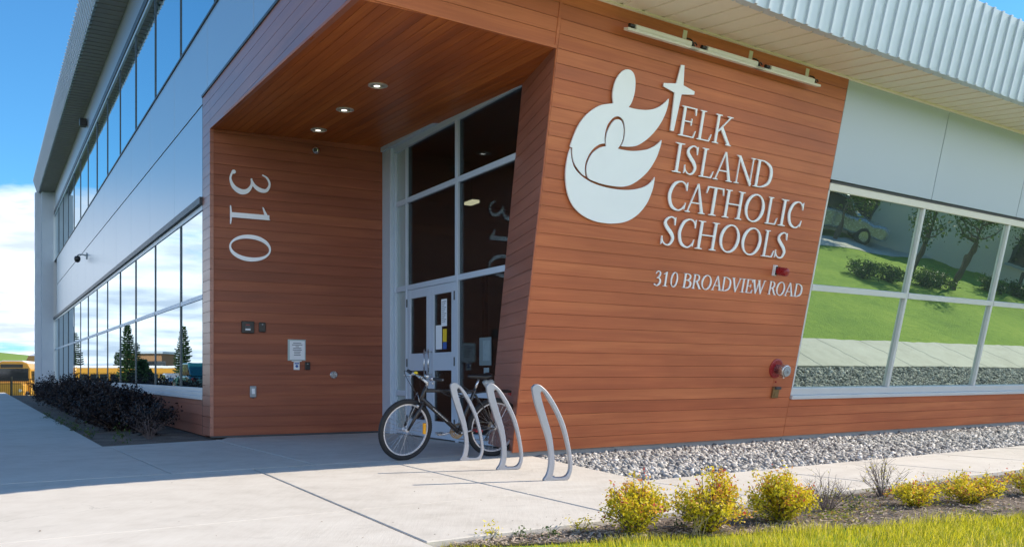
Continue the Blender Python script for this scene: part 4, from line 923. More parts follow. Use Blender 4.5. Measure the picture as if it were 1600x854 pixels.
    for k in range(9):
        a = d0 + (d1 - d0) * (.28 + .045 * k); dc.tube([a + A([0, .0245, .0]) + dd * .0, a + A([0, .0258, 0]) + dd * (.015 + .006 * (k % 2))], [.0055, .0055], 5)
    bp('decal', dc, M_DECAL, frm)
    # fork and steering turn with the front wheel
    Fx = Tf(A([1.06, 0, rw])); Cw_ = H0 + (H0 - H1) * .18
    fk = MB()
    sv = A([math.cos(st + math.pi / 2), math.sin(st + math.pi / 2), 0])
    for s in (-1, 1): fk.tube([Cw_ + sv * s * .05, Cw_ + (Fx - Cw_) * .45 + sv * s * .052, Fx + sv * s * .05], [.020, .019, .012], 10)
    fk.tube([Cw_ + sv * .055, Cw_ - sv * .055], .020, 10); bp('fork', fk, M_FRAME, smooth=True)
    bk_ = MB()
    for s in (-1, 1): bk_.tube([Cw_ + (Fx - Cw_) * .12 + sv * s * .055 + A([.03, 0, 0]), Cw_ + (Fx - Cw_) * .20 + sv * s * .03 + A([.035, 0, .04])], .011, 8)
    bk_.tube([Cw_ + (Fx - Cw_) * .12 + sv * .06 + A([.03, 0, .05]), Cw_ + A([.04, 0, .11]), Cw_ + (Fx - Cw_) * .12 - sv * .06 + A([.03, 0, .05])], .004, 5); bp('brake', bk_, M_STEEL, smooth=True)
    Hs = H1 + (H1 - H0) * .12; top = Hs + A([.075, 0, .10]); stm = MB(); stm.tube([Hs, Hs + (H1 - H0) * .25, top], [.017, .018, .015], 10); stm.tube([top - sv * .03, top + sv * .03], .02, 10); bp('stem', stm, M_STEEL, smooth=True)
    hbm = MB(); Lh = .335; hpts = [top + sv * s * Lh + A([-.05 * abs(s), 0, .02 * abs(s)]) for s in (-1, -.5, -.2, 0, .2, .5, 1)]
    hbm.tube(hpts, .0125, 10); hb = bp('handlebar', hbm, M_STEEL, smooth=True)
    for s in (-1, 1):
        e = top + sv * s * Lh + A([-.05, 0, .02]); i_ = top + sv * s * (Lh - .13) + A([-.028, 0, .011])
        bp('grip', MB().tube([e, i_], [.0175, .0165], 10), M_GRIP, hb, smooth=True, bevel=.002)
        cl = i_ - sv * s * .025; lv = MB(); lv.tube([cl, cl + A([.03, 0, -.015]), cl + A([.045, 0, -.03]) + sv * s * .05, cl + A([.05, 0, -.035]) + sv * s * .10], [.015, .013, .010, .010], 8); lv.tube([cl - sv * .015, cl + sv * .015], .02, 10); bp('brake_lever', lv, M_STEEL, hb, smooth=True)
    be = top - sv * .11 + A([-.01, 0, .02]); bp('bell', MB().lathe([(.022, 0), (.024, .012), (.012, .024), (0, .026)], be, (0, 0, 1), 16), M_YEL, hb, smooth=True)
    be2 = top + sv * .10 + A([-.01, 0, .012]); bp('shifter', MB().lathe([(.026, 0), (.028, .02), (.015, .032), (0, .034)], be2, (0, 0, 1), 14), M_STEEL, hb, smooth=True)
    cb = MB()
    for s, k in ((1, .07), (-1, .05)):
        a = top + sv * s * .13 + A([.02, 0, .0]); cb.tube(catmull([a, a + A([.09, 0, .05]), top + A([.13, 0, -.02]) + sv * s * .04, Cw_ + A([.06, 0, .10])], 6), .003, 5)
    a = top + sv * .12; cb.tube(catmull([a, a + A([.07, 0, .02]), H1 + A([.06, .03, -.02]), H1 + A([-.1, .018, -.02]), SC_ + A([.1, .018, .0])], 6), .003, 5); bp('cable', cb, M_BLACK)
    # seat
    sp0 = SC_ + (SC_ - BBp) * .04; sp1 = SC_ + nz(SC_ - BBp) * .145; bp('seat_post', MB().tube([sp0, sp1], .0135, 10), M_STEEL, smooth=True)
    sd = MB(); sec = [(.155, .012, .018), (.11, .022, .022), (.03, .035, .026), (-.04, .065, .03), (-.09, .078, .032), (-.12, .06, .028), (-.13, .03, .02)]; n = 14; c = sp1 + A([-.02, 0, .03])
    vs = [c + A([x, w * math.cos(2 * math.pi * k / n), h_ * math.sin(2 * math.pi * k / n) + (.012 if x < -.05 else 0)]) for x, w, h_ in sec for k in range(n)]
    sd.add(vs, [(i * n + k, i * n + (k + 1) % n, (i + 1) * n + (k + 1) % n, (i + 1) * n + k) for i in range(len(sec) - 1) for k in range(n)] + [tuple(range(n - 1, -1, -1)), tuple((len(sec) - 1) * n + k for k in range(n))])
    bp('saddle', sd, M_BLACK, smooth=True)
    bg_ = MB().tube([c + A([-.05, 0, -.05]), c + A([-.08, 0, -.085]), c + A([-.14, 0, -.07]), c + A([-.16, 0, -.05])], [.032, .045, .042, .025], 12); bp('saddle_bag', bg_, M_GREYP, smooth=True)
    rr_ = MB().tube([SC_ + A([-.02, 0, -.02]), SC_ + A([-.20, 0, .0]), SC_ + A([-.33, 0, .0])], [.008, .007, .007], 6).box(SC_[0] - .44, SC_[0] - .33, -.045, .045, SC_[2] - .012, SC_[2] + .012); bp('mudguard', rr_, M_BLACK, smooth=False)
    bp('rear_reflector', MB().box(SC_[0] - .45, SC_[0] - .438, -.03, .03, SC_[2] - .045, SC_[2] - .005), M_RED)
    # drive train on the far side
    ck = MB(); bbr = BBp + A([0, -.05, 0])
    for r_, y in ((.086, 0), (.070, .006), (.050, .012)):
        n = 40; 
        vs = [bbr + A([math.cos(2 * math.pi * k / n) * q, y + w, math.sin(2 * math.pi * k / n) * q]) for q, w in ((r_, -.0015), (r_, .0015), (r_ - .014, .0015), (r_ - .014, -.0015)) for k in range(n)]
        ck.add(vs, [(i * n + k, i * n + (k + 1) % n, ((i + 1) % 4) * n + (k + 1) % n, ((i + 1) % 4) * n + k) for i in range(4) for k in range(n)])
    for k in range(5): a = k * 1.2566; ck.tube([bbr, bbr + A([math.cos(a) * .08, 0, math.sin(a) * .08])], .006, 6)
    bp('chainring', ck, M_CAS)
    ang = R(197)   # far crank points forward-low, near crank rearward
    for s in (-1, 1):
        dv = A([math.cos(R(-14)), 0, math.sin(R(-14))]) if s < 0 else A([-math.cos(R(-14)), 0, -math.sin(R(-14))])
        a = BBp + A([0, s * .062, 0]); e = a + dv * .172 + A([0, s * .012, 0]); cr_ = bp('crank', MB().tube([a, e], [.013, .010], 8), M_STEEL, smooth=True, bevel=.002)
        pdl = MB().box(e[0] - .045, e[0] + .045, min(e[1] + s * .012, e[1] + s * .10), max(e[1] + s * .012, e[1] + s * .10), e[2] - .012, e[2] + .012); bp('pedal', pdl, M_STEEL if s < 0 else M_RED, cr_, bevel=.004)
    cs = MB().lathe([(.052, -.05), (.052, -.046), (.045, -.044), (.045, -.04), (.036, -.038), (.036, -.034), (.024, -.032), (.018, -.028)], RA, (0, 1, 0), 26); bp('cassette', cs, M_CAS)
    ch = MB(); 
    ch.tube([bbr + A([.0, 0, .086]), RA + A([.0, -.045, .05])], .0045, 6); ch.tube([bbr + A([0, 0, -.086]), RA + A([.06, -.05, -.16])], .0045, 6); bp('chain', ch, M_CAS)
    dr = MB().tube([RA + A([0, -.06, 0]), RA + A([.03, -.065, -.07]), RA + A([.055, -.06, -.15])], [.012, .012, .009], 8)
    for p, r_ in (((.03, -.055, -.08), .024), ((.055, -.055, -.15), .024)): dr.lathe([(r_, -.005), (r_, .005)], RA + A(p), (0, 1, 0), 14)
    bp('derailleur', dr, M_ALUD, smooth=False)
    # lock cable coiled from the top tube
    t0 = SC_ + (H1 - SC_) * .52; lk = [t0 + A([.12, .03, -.01]), t0 + A([.05, .06, -.05]), t0 + A([-.05, .075, -.075]), t0 + A([-.16, .06, -.05]), t0 + A([-.20, .03, .0]), t0 + A([-.14, .02, .03]), t0 + A([-.06, .05, -.02]), t0 + A([-.14, .06, -.06]), t0 + A([-.22, .03, -.03])]
    return bk, base, lk
BK, BKM, LK = bicycle()
lo_ = thing('cable_lock', None, 'black coiled cable lock hanging from the bicycle top tube by the rack', 'lock', M=BKM)
mesh('cable', MB().tube(catmull(LK, 8), .0075, 8), M_BLACK, lo_, BKM, smooth=True); mesh('lock_head', MB().tube([LK[-1] + A([-.02, 0, 0]), LK[-1] + A([.045, .004, .008])], .015, 10), M_BLACK, lo_, BKM, smooth=False)

# ------------------------------------------------------------------ gravel, mulch, grass (uncountable)
def rot_rand(n):
    q = RNG.normal(size=(n, 4)); q /= np.linalg.norm(q, axis=1)[:, None]; w, x, y, z = q.T
    return np.stack([np.stack([1 - 2 * (y * y + z * z), 2 * (x * y - z * w), 2 * (x * z + y * w)], -1), np.stack([2 * (x * y + z * w), 1 - 2 * (x * x + z * z), 2 * (y * z - x * w)], -1), np.stack([2 * (x * z - y * w), 2 * (y * z + x * w), 1 - 2 * (x * x + y * y)], -1)], 1)
PHI = (1 + 5 ** .5) / 2
ICO_V = np.array([(-1, PHI, 0), (1, PHI, 0), (-1, -PHI, 0), (1, -PHI, 0), (0, -1, PHI), (0, 1, PHI), (0, -1, -PHI), (0, 1, -PHI), (PHI, 0, -1), (PHI, 0, 1), (-PHI, 0, -1), (-PHI, 0, 1)]) / math.sqrt(1 + PHI * PHI)
ICO_F = np.array([(0, 11, 5), (0, 5, 1), (0, 1, 7), (0, 7, 10), (0, 10, 11), (1, 5, 9), (5, 11, 4), (11, 10, 2), (10, 7, 6), (7, 1, 8), (3, 9, 4), (3, 4, 2), (3, 2, 6), (3, 6, 8), (3, 8, 9), (4, 9, 5), (2, 4, 11), (6, 2, 10), (8, 6, 7), (9, 8, 1)])
def stones(name, B0, B1, dens, smin, smax):
    n = int((B1 - B0) * 2.5 * dens); b = RNG.uniform(B0, B1, n); a = RNG.uniform(-.02, 2.5, n); k = b > (.27 - .243 * a) + .02; b, a = b[k], a[k]; n = len(b)
    c = S0 * A([1, 1, 0]) + b[:, None] * ur + a[:, None] * nr; c[:, 2] = -.052 + RNG.uniform(0, .03, n)
    sz = RNG.uniform(smin, smax, n)[:, None] * RNG.uniform(.45, 1.2, (n, 3)); Rm = rot_rand(n)
    V = np.sign(ICO_V) * np.abs(ICO_V) ** .55; V = V[None] * (1 + RNG.uniform(-.42, .30, (n, 12, 1)))
    V = np.einsum('nij,nkj->nki', Rm, V * sz[:, None, :]) + c[:, None]
    idx = (ICO_F[None] + np.arange(n)[:, None, None] * 12).reshape(-1)
    o = raw(name, V.reshape(-1, 3), 3, idx, M_STONE, tint=np.repeat(np.clip(RNG.normal(.43, .27, n), 0, 1), 12))
    tag(o, 'pale grey crushed stone strip along the base of the cedar wall', 'gravel', kind='stuff')
stones('gravel_stones', -.4, 17, 800, .013, .038)
def chips():
    n = 5200; b = RNG.uniform(-3.2, 4.8, n); t = RNG.uniform(0, 1, n); hi_ = np.interp(b, [-3.3, -2.13, -.88, .6, 3.0, 5], [3.95, 4.42, 4.85, 5.33, 5.6, 5.5]); a = 3.93 + t * (hi_ - 3.93)
    c = S0 * A([1, 1, 0]) + b[:, None] * ur + a[:, None] * nr; c[:, 2] = -.03 + RNG.uniform(0, .012, n)
    L_ = RNG.uniform(.008, .03, n); W_ = RNG.uniform(.003, .007, n); Rm = rot_rand(n); Rm[:, 2] *= .35
    q = np.array([(-1, -1, 0), (1, -1, 0), (1, 1, 0), (-1, 1, 0)], float); V = q[None] * np.stack([L_, W_, W_ * 0], -1)[:, None]; V = np.einsum('nij,nkj->nki', Rm, V) + c[:, None]
    o = raw('mulch_chips', V.reshape(-1, 3), 4, np.arange(4 * n), simple('mulch chip', (.36, .29, .23), .9, 0, .5, 40)); tag(o, 'scattered pale bark mulch on the planting bed', 'mulch', kind='stuff')
chips()
def grass(name, n, xr_, yr_, hmin, hmax, wid, label, edge=True, clump=0):
    x = RNG.uniform(*xr_, n); y = RNG.uniform(*yr_, n); d = np.stack([x, y], -1) - S0[:2]; b = d @ ur[:2]; a = d @ nr[:2]
    line_ = np.interp(b, [-3.4, -2.13, -.88, .6, 3.0, 6], [3.98, 4.40, 4.83, 5.30, 5.58, 5.5]) + RNG.normal(0, .035, n)
    k = (a > line_) & (b > -2.85 - .122 * a); x, y, a, b, line_ = x[k], y[k], a[k], b[k], line_[k]; n = len(x)
    cl = np.sin(x * 5.1 + y * 3.3) * np.sin(y * 6.7 - x * 2.2) * .5 + .5
    right = np.clip((x - .2) / 3.0, 0, 1)
    h_ = RNG.uniform(hmin, hmax, n) * (.5 + .65 * cl) * (.7 + .75 * right); yaw = RNG.uniform(0, 6.283, n); ln = RNG.uniform(.1, .75, n) * h_
    wind = A([.55, .1]); dx = np.cos(yaw) * ln + wind[0] * h_ * .45 * right; dy = np.sin(yaw) * ln + wind[1] * h_ * .3
    px_, py_ = -np.sin(yaw), np.cos(yaw); w = RNG.uniform(.6, 1.2, n) * wid; z0 = -.047
    V = np.empty((n, 5, 3))
    for i, (t, ws) in enumerate(((0, -1), (0, 1), (.5, .8), (.5, -.8), (1, 0))):
        off = t ** 1.7; V[:, i, 0] = x + dx * off + px_ * w * ws; V[:, i, 1] = y + dy * off + py_ * w * ws; V[:, i, 2] = z0 + h_ * (t - .18 * t * t)
    base = np.arange(n)[:, None] * 5; idx = np.concatenate([np.stack([base[:, 0] + i for i in f], -1)[:, None] for f in ((0, 1, 2), (0, 2, 3), (3, 2, 4))], 1).reshape(-1)
    ti = np.clip(RNG.normal(.5, .2, n) + .12 * (cl - .5), 0, 1); ti = np.where(RNG.uniform(size=n) < .05 + .22 * (np.sin(x * 2.3 + 1.1) * np.sin(y * 3.7 + x) > .35), RNG.uniform(.85, 1, n), ti)
    tag(raw(name, V.reshape(-1, 3), 3, idx, M_GRASS, tint=np.repeat(ti, 5)), label, 'grass', kind='stuff')
grass('grass', 120000, (-.9, 6.0), (4.15, 7.4), .035, .10, .0018, 'bright yellow green grass along the front of the shrub bed')

def litter():
    n = 420; b = np.concatenate([RNG.uniform(-7, 5, n // 2), RNG.uniform(-3.3, 4, n - n // 2)]); a = np.concatenate([RNG.uniform(-.4, 6, n // 2), 3.88 - np.abs(RNG.normal(0, .16, n - n // 2))])
    C_ = S0 * A([1, 1, 0]) + b[:, None] * ur + a[:, None] * nr; C_[:, 2] = .004
    Rm = rot_rand(n); Rm[:, 2] *= .25; q = np.array([(-1, -.5, 0), (1, -.4, 0), (.8, .5, 0), (-.7, .4, 0)], float); sz = RNG.uniform(.003, .011, n)
    V = np.einsum('nij,nkj->nki', Rm, q[None] * sz[:, None, None]) + C_[:, None]; V[:, :, 2] = np.maximum(V[:, :, 2], .001)
    tag(raw('leaf_litter', V.reshape(-1, 3), 4, np.arange(4 * n), simple('dry litter', (.17, .13, .09), .9, 0, .5, 30)), 'tiny scattered grit and leaf scraps on the concrete', 'litter', kind='stuff')
litter()
# ------------------------------------------------------------------ shrubs
def leaves(n, centre_fn, size, aspect=.55, flat=.0, fold=.25):
    C_, tint = centre_fn(n); n = len(C_); Rm = rot_rand(n)
    if flat: Rm[:, 2] *= (1 - flat)
    s = RNG.uniform(.6, 1.25, n) * size; q = np.array([(0, 0, 0), (.5, aspect * .5, fold * .3), (1, 0, 0), (.5, -aspect * .5, fold * .3)])
    V = np.einsum('nij,nkj->nki', Rm, q[None] * s[:, None, None]) + C_[:, None]
    return V.reshape(-1, 3), np.arange(4 * n), np.repeat(tint, 4)
def bush(name, P, r, h, nstem, nleaf, size, mat, twig, label, cat, group=None, tipred=0., spread=1., leafstart=.35, seed=1, aspect=.55, bare=0.):
    thin = .55 if bare else 1.
    rg = np.random.default_rng(seed); t_ = thing(name, P, label, cat, group); st = MB(); tips = []
    for i in range(nstem):
        a = rg.uniform(0, 6.283); rr = math.sqrt(rg.uniform(0, 1)); lx, ly = math.cos(a) * rr * r * spread, math.sin(a) * rr * r * spread
        hh = h * (1.0 - .5 * rr * rr) * rg.uniform(.72, 1.2); pts = catmull([(lx * .12, ly * .12, -.01), (lx * .45, ly * .45, hh * .42), (lx * .85 + rg.normal(0, r * .05), ly * .85 + rg.normal(0, r * .05), hh * .78), (lx + rg.normal(0, r * .07), ly + rg.normal(0, r * .07), hh)], 4)
        st.tube(pts, np.linspace(.0042, .0012, len(pts)) * thin * (h / .3) ** .6, 4, cap=False); tips.append(np.array(pts))
        for _r in range(4 if bare else int(rg.uniform() < .7)):
            k = rg.integers(4, 9); b0 = pts[k]; e = b0 + A([rg.normal(0, r * .28), rg.normal(0, r * .28), hh * rg.uniform(.1, .35)]); q = [b0, (b0 + e) / 2 + A([0, 0, .01]), e]; st.tube(q, np.linspace(.0022, .0009, 3) * thin * (h / .3) ** .6, 4, cap=False); tips.append(np.array(catmull(q, 4)))
    mesh('stems', st, twig, t_, Matrix.Translation(Vector(P)))
    if nleaf:
        def cf(n):
            i = rg.integers(0, len(tips), n); u = rg.uniform(leafstart, 1, n)
            C_ = np.array([tips[a][min(int(b * (len(tips[a]) - 1) + .5), len(tips[a]) - 1)] for a, b in zip(i, u)]); C_ = C_ + rg.normal(0, size * .85, (n, 3)); C_[:, 2] = np.maximum(C_[:, 2], .01)
            ht = C_[:, 2] / h; ti = .38 + .20 * (ht - .5) + rg.normal(0, .12, n) + np.where(u > .93, tipred * rg.uniform(0, 1, n), 0)
            red = np.sin(i * 12.9898) * .5 + .5; ti = np.where((red > .945) & (tipred > 0), ti + .32, ti)
            return C_, np.clip(ti, 0, 1)
        V, idx, tn = leaves(nleaf, cf, size, aspect)
        raw('foliage', V, 4, idx, mat, t_, Matrix.Translation(Vector(P)), tint=tn)
    return t_
GS = 'golden spirea mounds along the bed'
def at(px, py, z=-.035): return gnd(px, py, z)
bush('spirea_shrub', at(993, 832), .21, .315, 54, 5250, .023, M_SPIREA, M_TWIG, 'golden spirea mound with a few red leaves, first shrub beside the bare concrete', 'shrub', GS, .5, leafstart=.08, seed=11)
bush('spirea_shrub', at(1105, 829), .235, .335, 59, 5950, .023, M_SPIREA, M_TWIG, 'golden spirea mound with dry grass stalks before it, second of the front shrubs', 'shrub', GS, .5, leafstart=.08, seed=12)
bush('spirea_shrub', at(1219, 813), .22, .295, 59, 5950, .023, M_SPIREA, M_TWIG, 'rounded golden spirea mound left of a bare grey twiggy bush', 'shrub', GS, .5, leafstart=.08, seed=13)
bush('spirea_shrub', at(1432, 790), .20, .17, 33, 2100, .023, M_SPIREA, M_TWIG, 'low sprawling orange tinged spirea between bare twigs', 'shrub', GS, .6, leafstart=.08, seed=14)
bush('spirea_shrub', at(1517, 785), .24, .22, 39, 2975, .022, M_SPIREA, M_TWIG, 'low orange topped spirea near the right end of the bed', 'shrub', GS, .6, leafstart=.08, seed=15)
bush('spirea_shrub', at(1612, 772), .2, .22, 39, 2100, .022, M_SPIREA, M_TWIG, 'reddish spirea cut off by the right edge of the photo', 'shrub', GS, .8, leafstart=.08, seed=16)
GT = 'bare twiggy bushes in the bed'
bush('bare_bush', at(1292, 797), .19, .26, 46, 60, .018, M_SPIREA, M_TWIG, 'bare grey twiggy bush touching the third golden shrub', 'shrub', GT, seed=21, bare=.3, spread=1.2)
bush('bare_bush', at(1378, 775), .17, .30, 36, 80, .018, M_SPIREA, M_TWIG, 'bare leafless bush with long twigs reaching over the pavement', 'shrub', GT, seed=22, bare=.3, spread=1.3)
bush('bare_bush', at(1455, 770), .14, .17, 20, 50, .018, M_SPIREA, M_TWIG, 'smallest bare bush with thin twigs above the low spirea', 'shrub', GT, seed=23, bare=.3, spread=1.3)
# small weeds and seedlings along the concrete edge
def weed(P, h, n, label, seed, grp='small green weeds in the bed', leaf=M_GREENLEAF, size=.03):
    return bush('weed', P, h * .8, h, 7, n, size, leaf, M_TWIG, label, 'weed', grp, seed=seed, aspect=.4, leafstart=.15)
for i, (px, py, h_, lab) in enumerate(((767, 843, .09, 'small green weed on the bed edge, far left of the weeds beside the concrete'), (812, 840, .055, 'tiny low weed left of the taller upright one'), (909, 829, .09, 'leafy yellow green weed just left of the first golden shrub'), (1068, 822, .06, 'small weed between the first two golden shrubs'), (1335, 800, .09, 'low green weed below the bare twigs in the bed'), (1402, 778, .14, 'tuft of pale green leaves behind the low spirea'), (1560, 775, .10, 'bright green weed right of the orange topped spirea'), (860, 838, .05, 'tiny weed nearest the concrete edge in the middle of the weeds'))):
    weed(at(px, py), h_, 60 if h_ > .08 else 40, lab, 30 + i, leaf=M_SPIREA if i in (0, 2) else M_GREENLEAF, size=.028)
def ground_cover():
    n = 3600; nc = 70; cb = RNG.uniform(-1.2, 4.2, nc); ct = RNG.uniform(.05, 1.0, nc); i = RNG.integers(0, nc, n); b = cb[i] + RNG.normal(0, .07, n)
    hi_ = np.interp(b, [-3.3, -2.13, -.88, .6, 3.0, 5], [3.95, 4.42, 4.85, 5.33, 5.6, 5.5]); a = 3.95 + np.clip(ct[i] + RNG.normal(0, .08, n), 0.0, 1.05) * (hi_ - 3.95)
    C_ = S0 * A([1, 1, 0]) + b[:, None] * ur + a[:, None] * nr; C_[:, 2] = -.03 + np.abs(RNG.normal(0, .022, n))
    V, I, tn = leaves(n, lambda k: (C_, np.clip(RNG.normal(.55, .25, n), 0, 1)), .026, .5, .3)
    tag(raw('ground_cover', V, 4, I, m_leaf('bed weed leaf', [(.0, (.07, .12, .015)), (.5, (.24, .28, .03)), (.8, (.45, .36, .08)), (1., (.42, .22, .10))], trans=.35), tint=tn), 'low green and straw coloured weeds between the shrubs of the bed', 'ground cover', kind='stuff')
ground_cover()
def stalks():
    mb = MB(); rg = np.random.default_rng(5)
    t_ = thing('dry_grass_tuft', at(1090, 836), 'thin dry grass stalks standing in front of the second golden shrub', 'grass tuft')
    for k in range(11):
        dx = rg.normal(.05, .08); mb.tube(catmull([(rg.normal(0, .03), rg.normal(0, .02), 0), (dx * .4, -.01, .1), (dx, rg.normal(0, .03), rg.uniform(.15, .24))], 4), np.linspace(.0014, .0007, 9), 4, cap=False)
    mesh('stalks', mb, simple('dry straw', (.45, .36, .2), .8, 0, .2, 20), t_, Matrix.Translation(Vector(at(1090, 836))))
    hd = MB()
    for k in range(5): hd.tube([(rg.normal(.06, .08), rg.normal(0, .03), .19), (rg.normal(.08, .08), 0, .215)], [.003, .001], 5)
    mesh('seed_heads', hd, M_BARK, t_, Matrix.Translation(Vector(at(1090, 836))))
stalks()
GD = 'dark purple shrubs along the shaded facade'
dk = [(1.5, .62, .50, .62, 'sparse twiggy purple shrub at the near end of the facade bed'), (2.9, .85, .72, .80, 'dark purple shrub second from the near end of the facade bed'), (4.4, .80, .78, .86, 'dark purple shrub third from the near end of the facade bed'), (5.9, .9, .78, .9, 'dark purple shrub fourth from the near end of the facade bed'), (7.6, .85, .8, .92, 'dark purple shrub in the middle of the facade bed'), (9.4, .9, .8, .92, 'dark purple shrub just past the middle of the facade bed'), (11.4, .9, .85, .95, 'dark purple shrub third from the far end of the facade bed'), (13.8, .9, .9, .95, 'dark purple shrub second from the far end of the facade bed'), (16.6, .9, .95, 1.0, 'dark purple shrub at the far end of the facade bed')]
for i, (s, q, r_, h_, lab) in enumerate(dk):
    P = A([*lpt(s, q), -.02]); n = 1100 if i == 0 else 5200
    bush('purple_shrub', P, r_, h_ * .84, 60, int(n * 1.5), .052, M_DARKLEAF, M_TWIG if i == 0 else M_BARK, lab, 'shrub', GD, seed=50 + i, leafstart=.12, aspect=.6)
for i, (s, q, lab) in enumerate(((-.1, 1.2, 'green seedling at the corner of the facade bed'), (1.2, 1.5, 'yellow green seedling on the edge of the facade bed'), (3.0, 1.55, 'low green weed on the facade bed edge beside the walk'), (5.0, 1.6, 'second low weed farther along the facade bed edge'), (8.0, 1.7, 'clump of green weeds on the far part of the facade bed edge'))):
    weed(A([*lpt(s, q), -.02]), .16, 70, lab, 70 + i, 'weeds edging the facade bed', size=.05)
bush('bare_bush', A([*lpt(.55, .75), -.02]), .24, .36, 26, 30, .03, M_DARKLEAF, M_TWIG, 'bare grey bush standing in the shaded corner bed by the cedar portal', 'shrub', GT, seed=90, bare=.3)

# ------------------------------------------------------------------ trees
def spruce(P, h, r, label, seed, group='young spruces around the parking lot'):
    rg = np.random.default_rng(seed); t_ = thing('spruce_tree', P, label, 'tree', group); T_ = Matrix.Translation(Vector(P))
    mesh('trunk', MB().tube([(0, 0, -.1), (0, 0, h * .5), (0, 0, h)], [h * .018, h * .012, .006], 7), M_BARK, t_, T_)
    V, I, TT = [], [], []; z = h * .10
    while z < h * .97:
        L_ = r * (1 - z / h) ** .85 + .05; nb = 9 if z < h * .7 else 6; ph = rg.uniform(0, 6.28)
        for k in range(nb):
            a = ph + 6.283 * k / nb + rg.normal(0, .15); l = L_ * rg.uniform(.55, 1.25); d = A([math.cos(a), math.sin(a), 0]); m = max(4, int(l * 16))
            for j in range(m):
                u = (j + 1) / m; c = d * l * u + A([0, 0, z - .18 * l * math.sin(u * 2.2) + .12 * l * u * u])
                for s in (-1, 1):
                    w = A([-d[1], d[0], 0]) * s; ll = (.10 + .16 * l * (1 - u)) * rg.uniform(.7, 1.2); e = c + d * ll * .8 + w * ll * .8 + A([0, 0, -.25 * ll]); n_ = A([0, 0, 1]) * .075 * (1 + l * .3); o = len(V)
                    V += [c - n_ * .5, c + d * .07 + n_ * .6, e, c + w * .05 - n_]; I += [o, o + 1, o + 2, o + 3]; TT += [rg.uniform(.2, .9)] * 4
        z += h * .036 * (1.15 - .5 * z / h)
    raw('crown', V, 4, I, M_NEEDLE, t_, T_, tint=TT); return t_
def leafy(P, h, r, label, seed, nleaf=3500, group='young lawn trees facing the sign', trunk=.5, size=.12, mat=None):
    rg = np.random.default_rng(seed); t_ = thing('lawn_tree', P, label, 'tree', group); T_ = Matrix.Translation(Vector(P)); br = MB(); ends = []
    br.tube([(0, 0, -.1), (.03, 0, h * trunk * .6), (0, .02, h * .8)], [h * .02, h * .015, h * .006], 8)
    for i in range(22):
        z = h * rg.uniform(trunk * .6, .8); a = rg.uniform(0, 6.283); l = r * rg.uniform(.6, 1.05) * (1.15 - .5 * (z / h)); e = A([math.cos(a) * l, math.sin(a) * l, z + l * rg.uniform(.5, 1.0)]); q = catmull([(0, 0, z), (math.cos(a) * l * .5, math.sin(a) * l * .5, z + l * .25), e], 4); br.tube(q, np.linspace(h * .007, h * .002, len(q)), 5, cap=False); ends.append(q)
    mesh('trunk', br, M_BARK, t_, T_)
    def cf(n):
        i = rg.integers(0, len(ends), n); u = rg.integers(3, 9, n); C_ = np.array([ends[a][b] for a, b in zip(i, u)]) + rg.normal(0, r * .17, (n, 3)); return C_, np.clip(rg.normal(.5, .2, n), 0, 1)
    V, I, TT = leaves(nleaf, cf, size, .6); raw('crown', V, 4, I, mat or M_GREENLEAF, t_, T_, tint=TT); return t_
def refl(fr, off, px, py, dist):      # the place a mirrored object stands, 'dist' metres from the glass
    P = hit(px, py, fr.o + fr.z * off, fr.z); d = nz(P - CAMP); r_ = d - fr.z * 2 * (d @ fr.z); return P + r_ * dist
def reflg(fr, off, px, py, z=-.05):
    P = hit(px, py, fr.o + fr.z * off, fr.z); d = nz(P - CAMP); r_ = d - fr.z * 2 * (d @ fr.z); return P + r_ * ((z - P[2]) / r_[2])
def tz(P, dz=0.): return A([P[0], P[1], terrain(P[0], P[1]) + dz])
for i, (px, py, d, h_, lab) in enumerate(((200, 570, 34, 4.3, 'young spruce across the lot, mirrored left of the parked cars'), (288, 570, 44, 4.6, 'young spruce behind the parked cars, mirrored nearest the portal'), (118, 570, 54, 6.4, 'large dark spruce mirrored at the far end of the long windows'), (214, 570, 60, 5.2, 'spruce farther back in the lot beside the school buses'), (184, 570, 66, 4.6, 'spruce near the bus fence, slimmest of the row'))):
    P = tz(refl(FL, -.04, px, py, d)); spruce(P, h_, h_ * (.15 + .03 * (i % 3)), lab, 100 + i)
spruce(A([-25.15, 40.5, -.14]), 1.9, .8, 'spruce with branches reaching in at the left edge of the photo', 120)
# lawn trees and shrubs reflected in the green windows
for i, (px, py, h_, r_, n_, lab) in enumerate(((1302, 372, 3.6, 1.2, 2600, 'leafy lawn tree nearest the beige building'), (1418, 436, 3.9, .8, 1100, 'slender lawn tree with thin open foliage in the middle of the lawn group'), (1490, 452, 4.4, 1.0, 1300, 'tall lawn tree with a visible forked trunk'), (1588, 455, 4.2, 1.0, 1500, 'rightmost lawn tree mirrored at the edge of the glass'))):
    P = reflg(FS, -.035, px, py); leafy(P, h_, r_, lab, 130 + i, n_, size=.12)
for i, (px, py) in enumerate(((1345, 432), (1385, 438), (1440, 446), (1462, 447), (1545, 456), (1585, 462))):
    P = reflg(FS, -.035, px, py); bush('hedge_shrub', P, .6, .5, 26, 1500, .08, M_GREENLEAF, M_BARK, ['dark green shrub on the lawn, leftmost of the mirrored row', 'dark green shrub second in the mirrored lawn row', 'dark green shrub third in the mirrored lawn row', 'dark green shrub fourth in the mirrored lawn row', 'dark green shrub fifth in the mirrored lawn row', 'dark green shrub last in the mirrored lawn row'][i], 'shrub', 'shrubs on the far lawn', seed=140 + i, leafstart=.1)

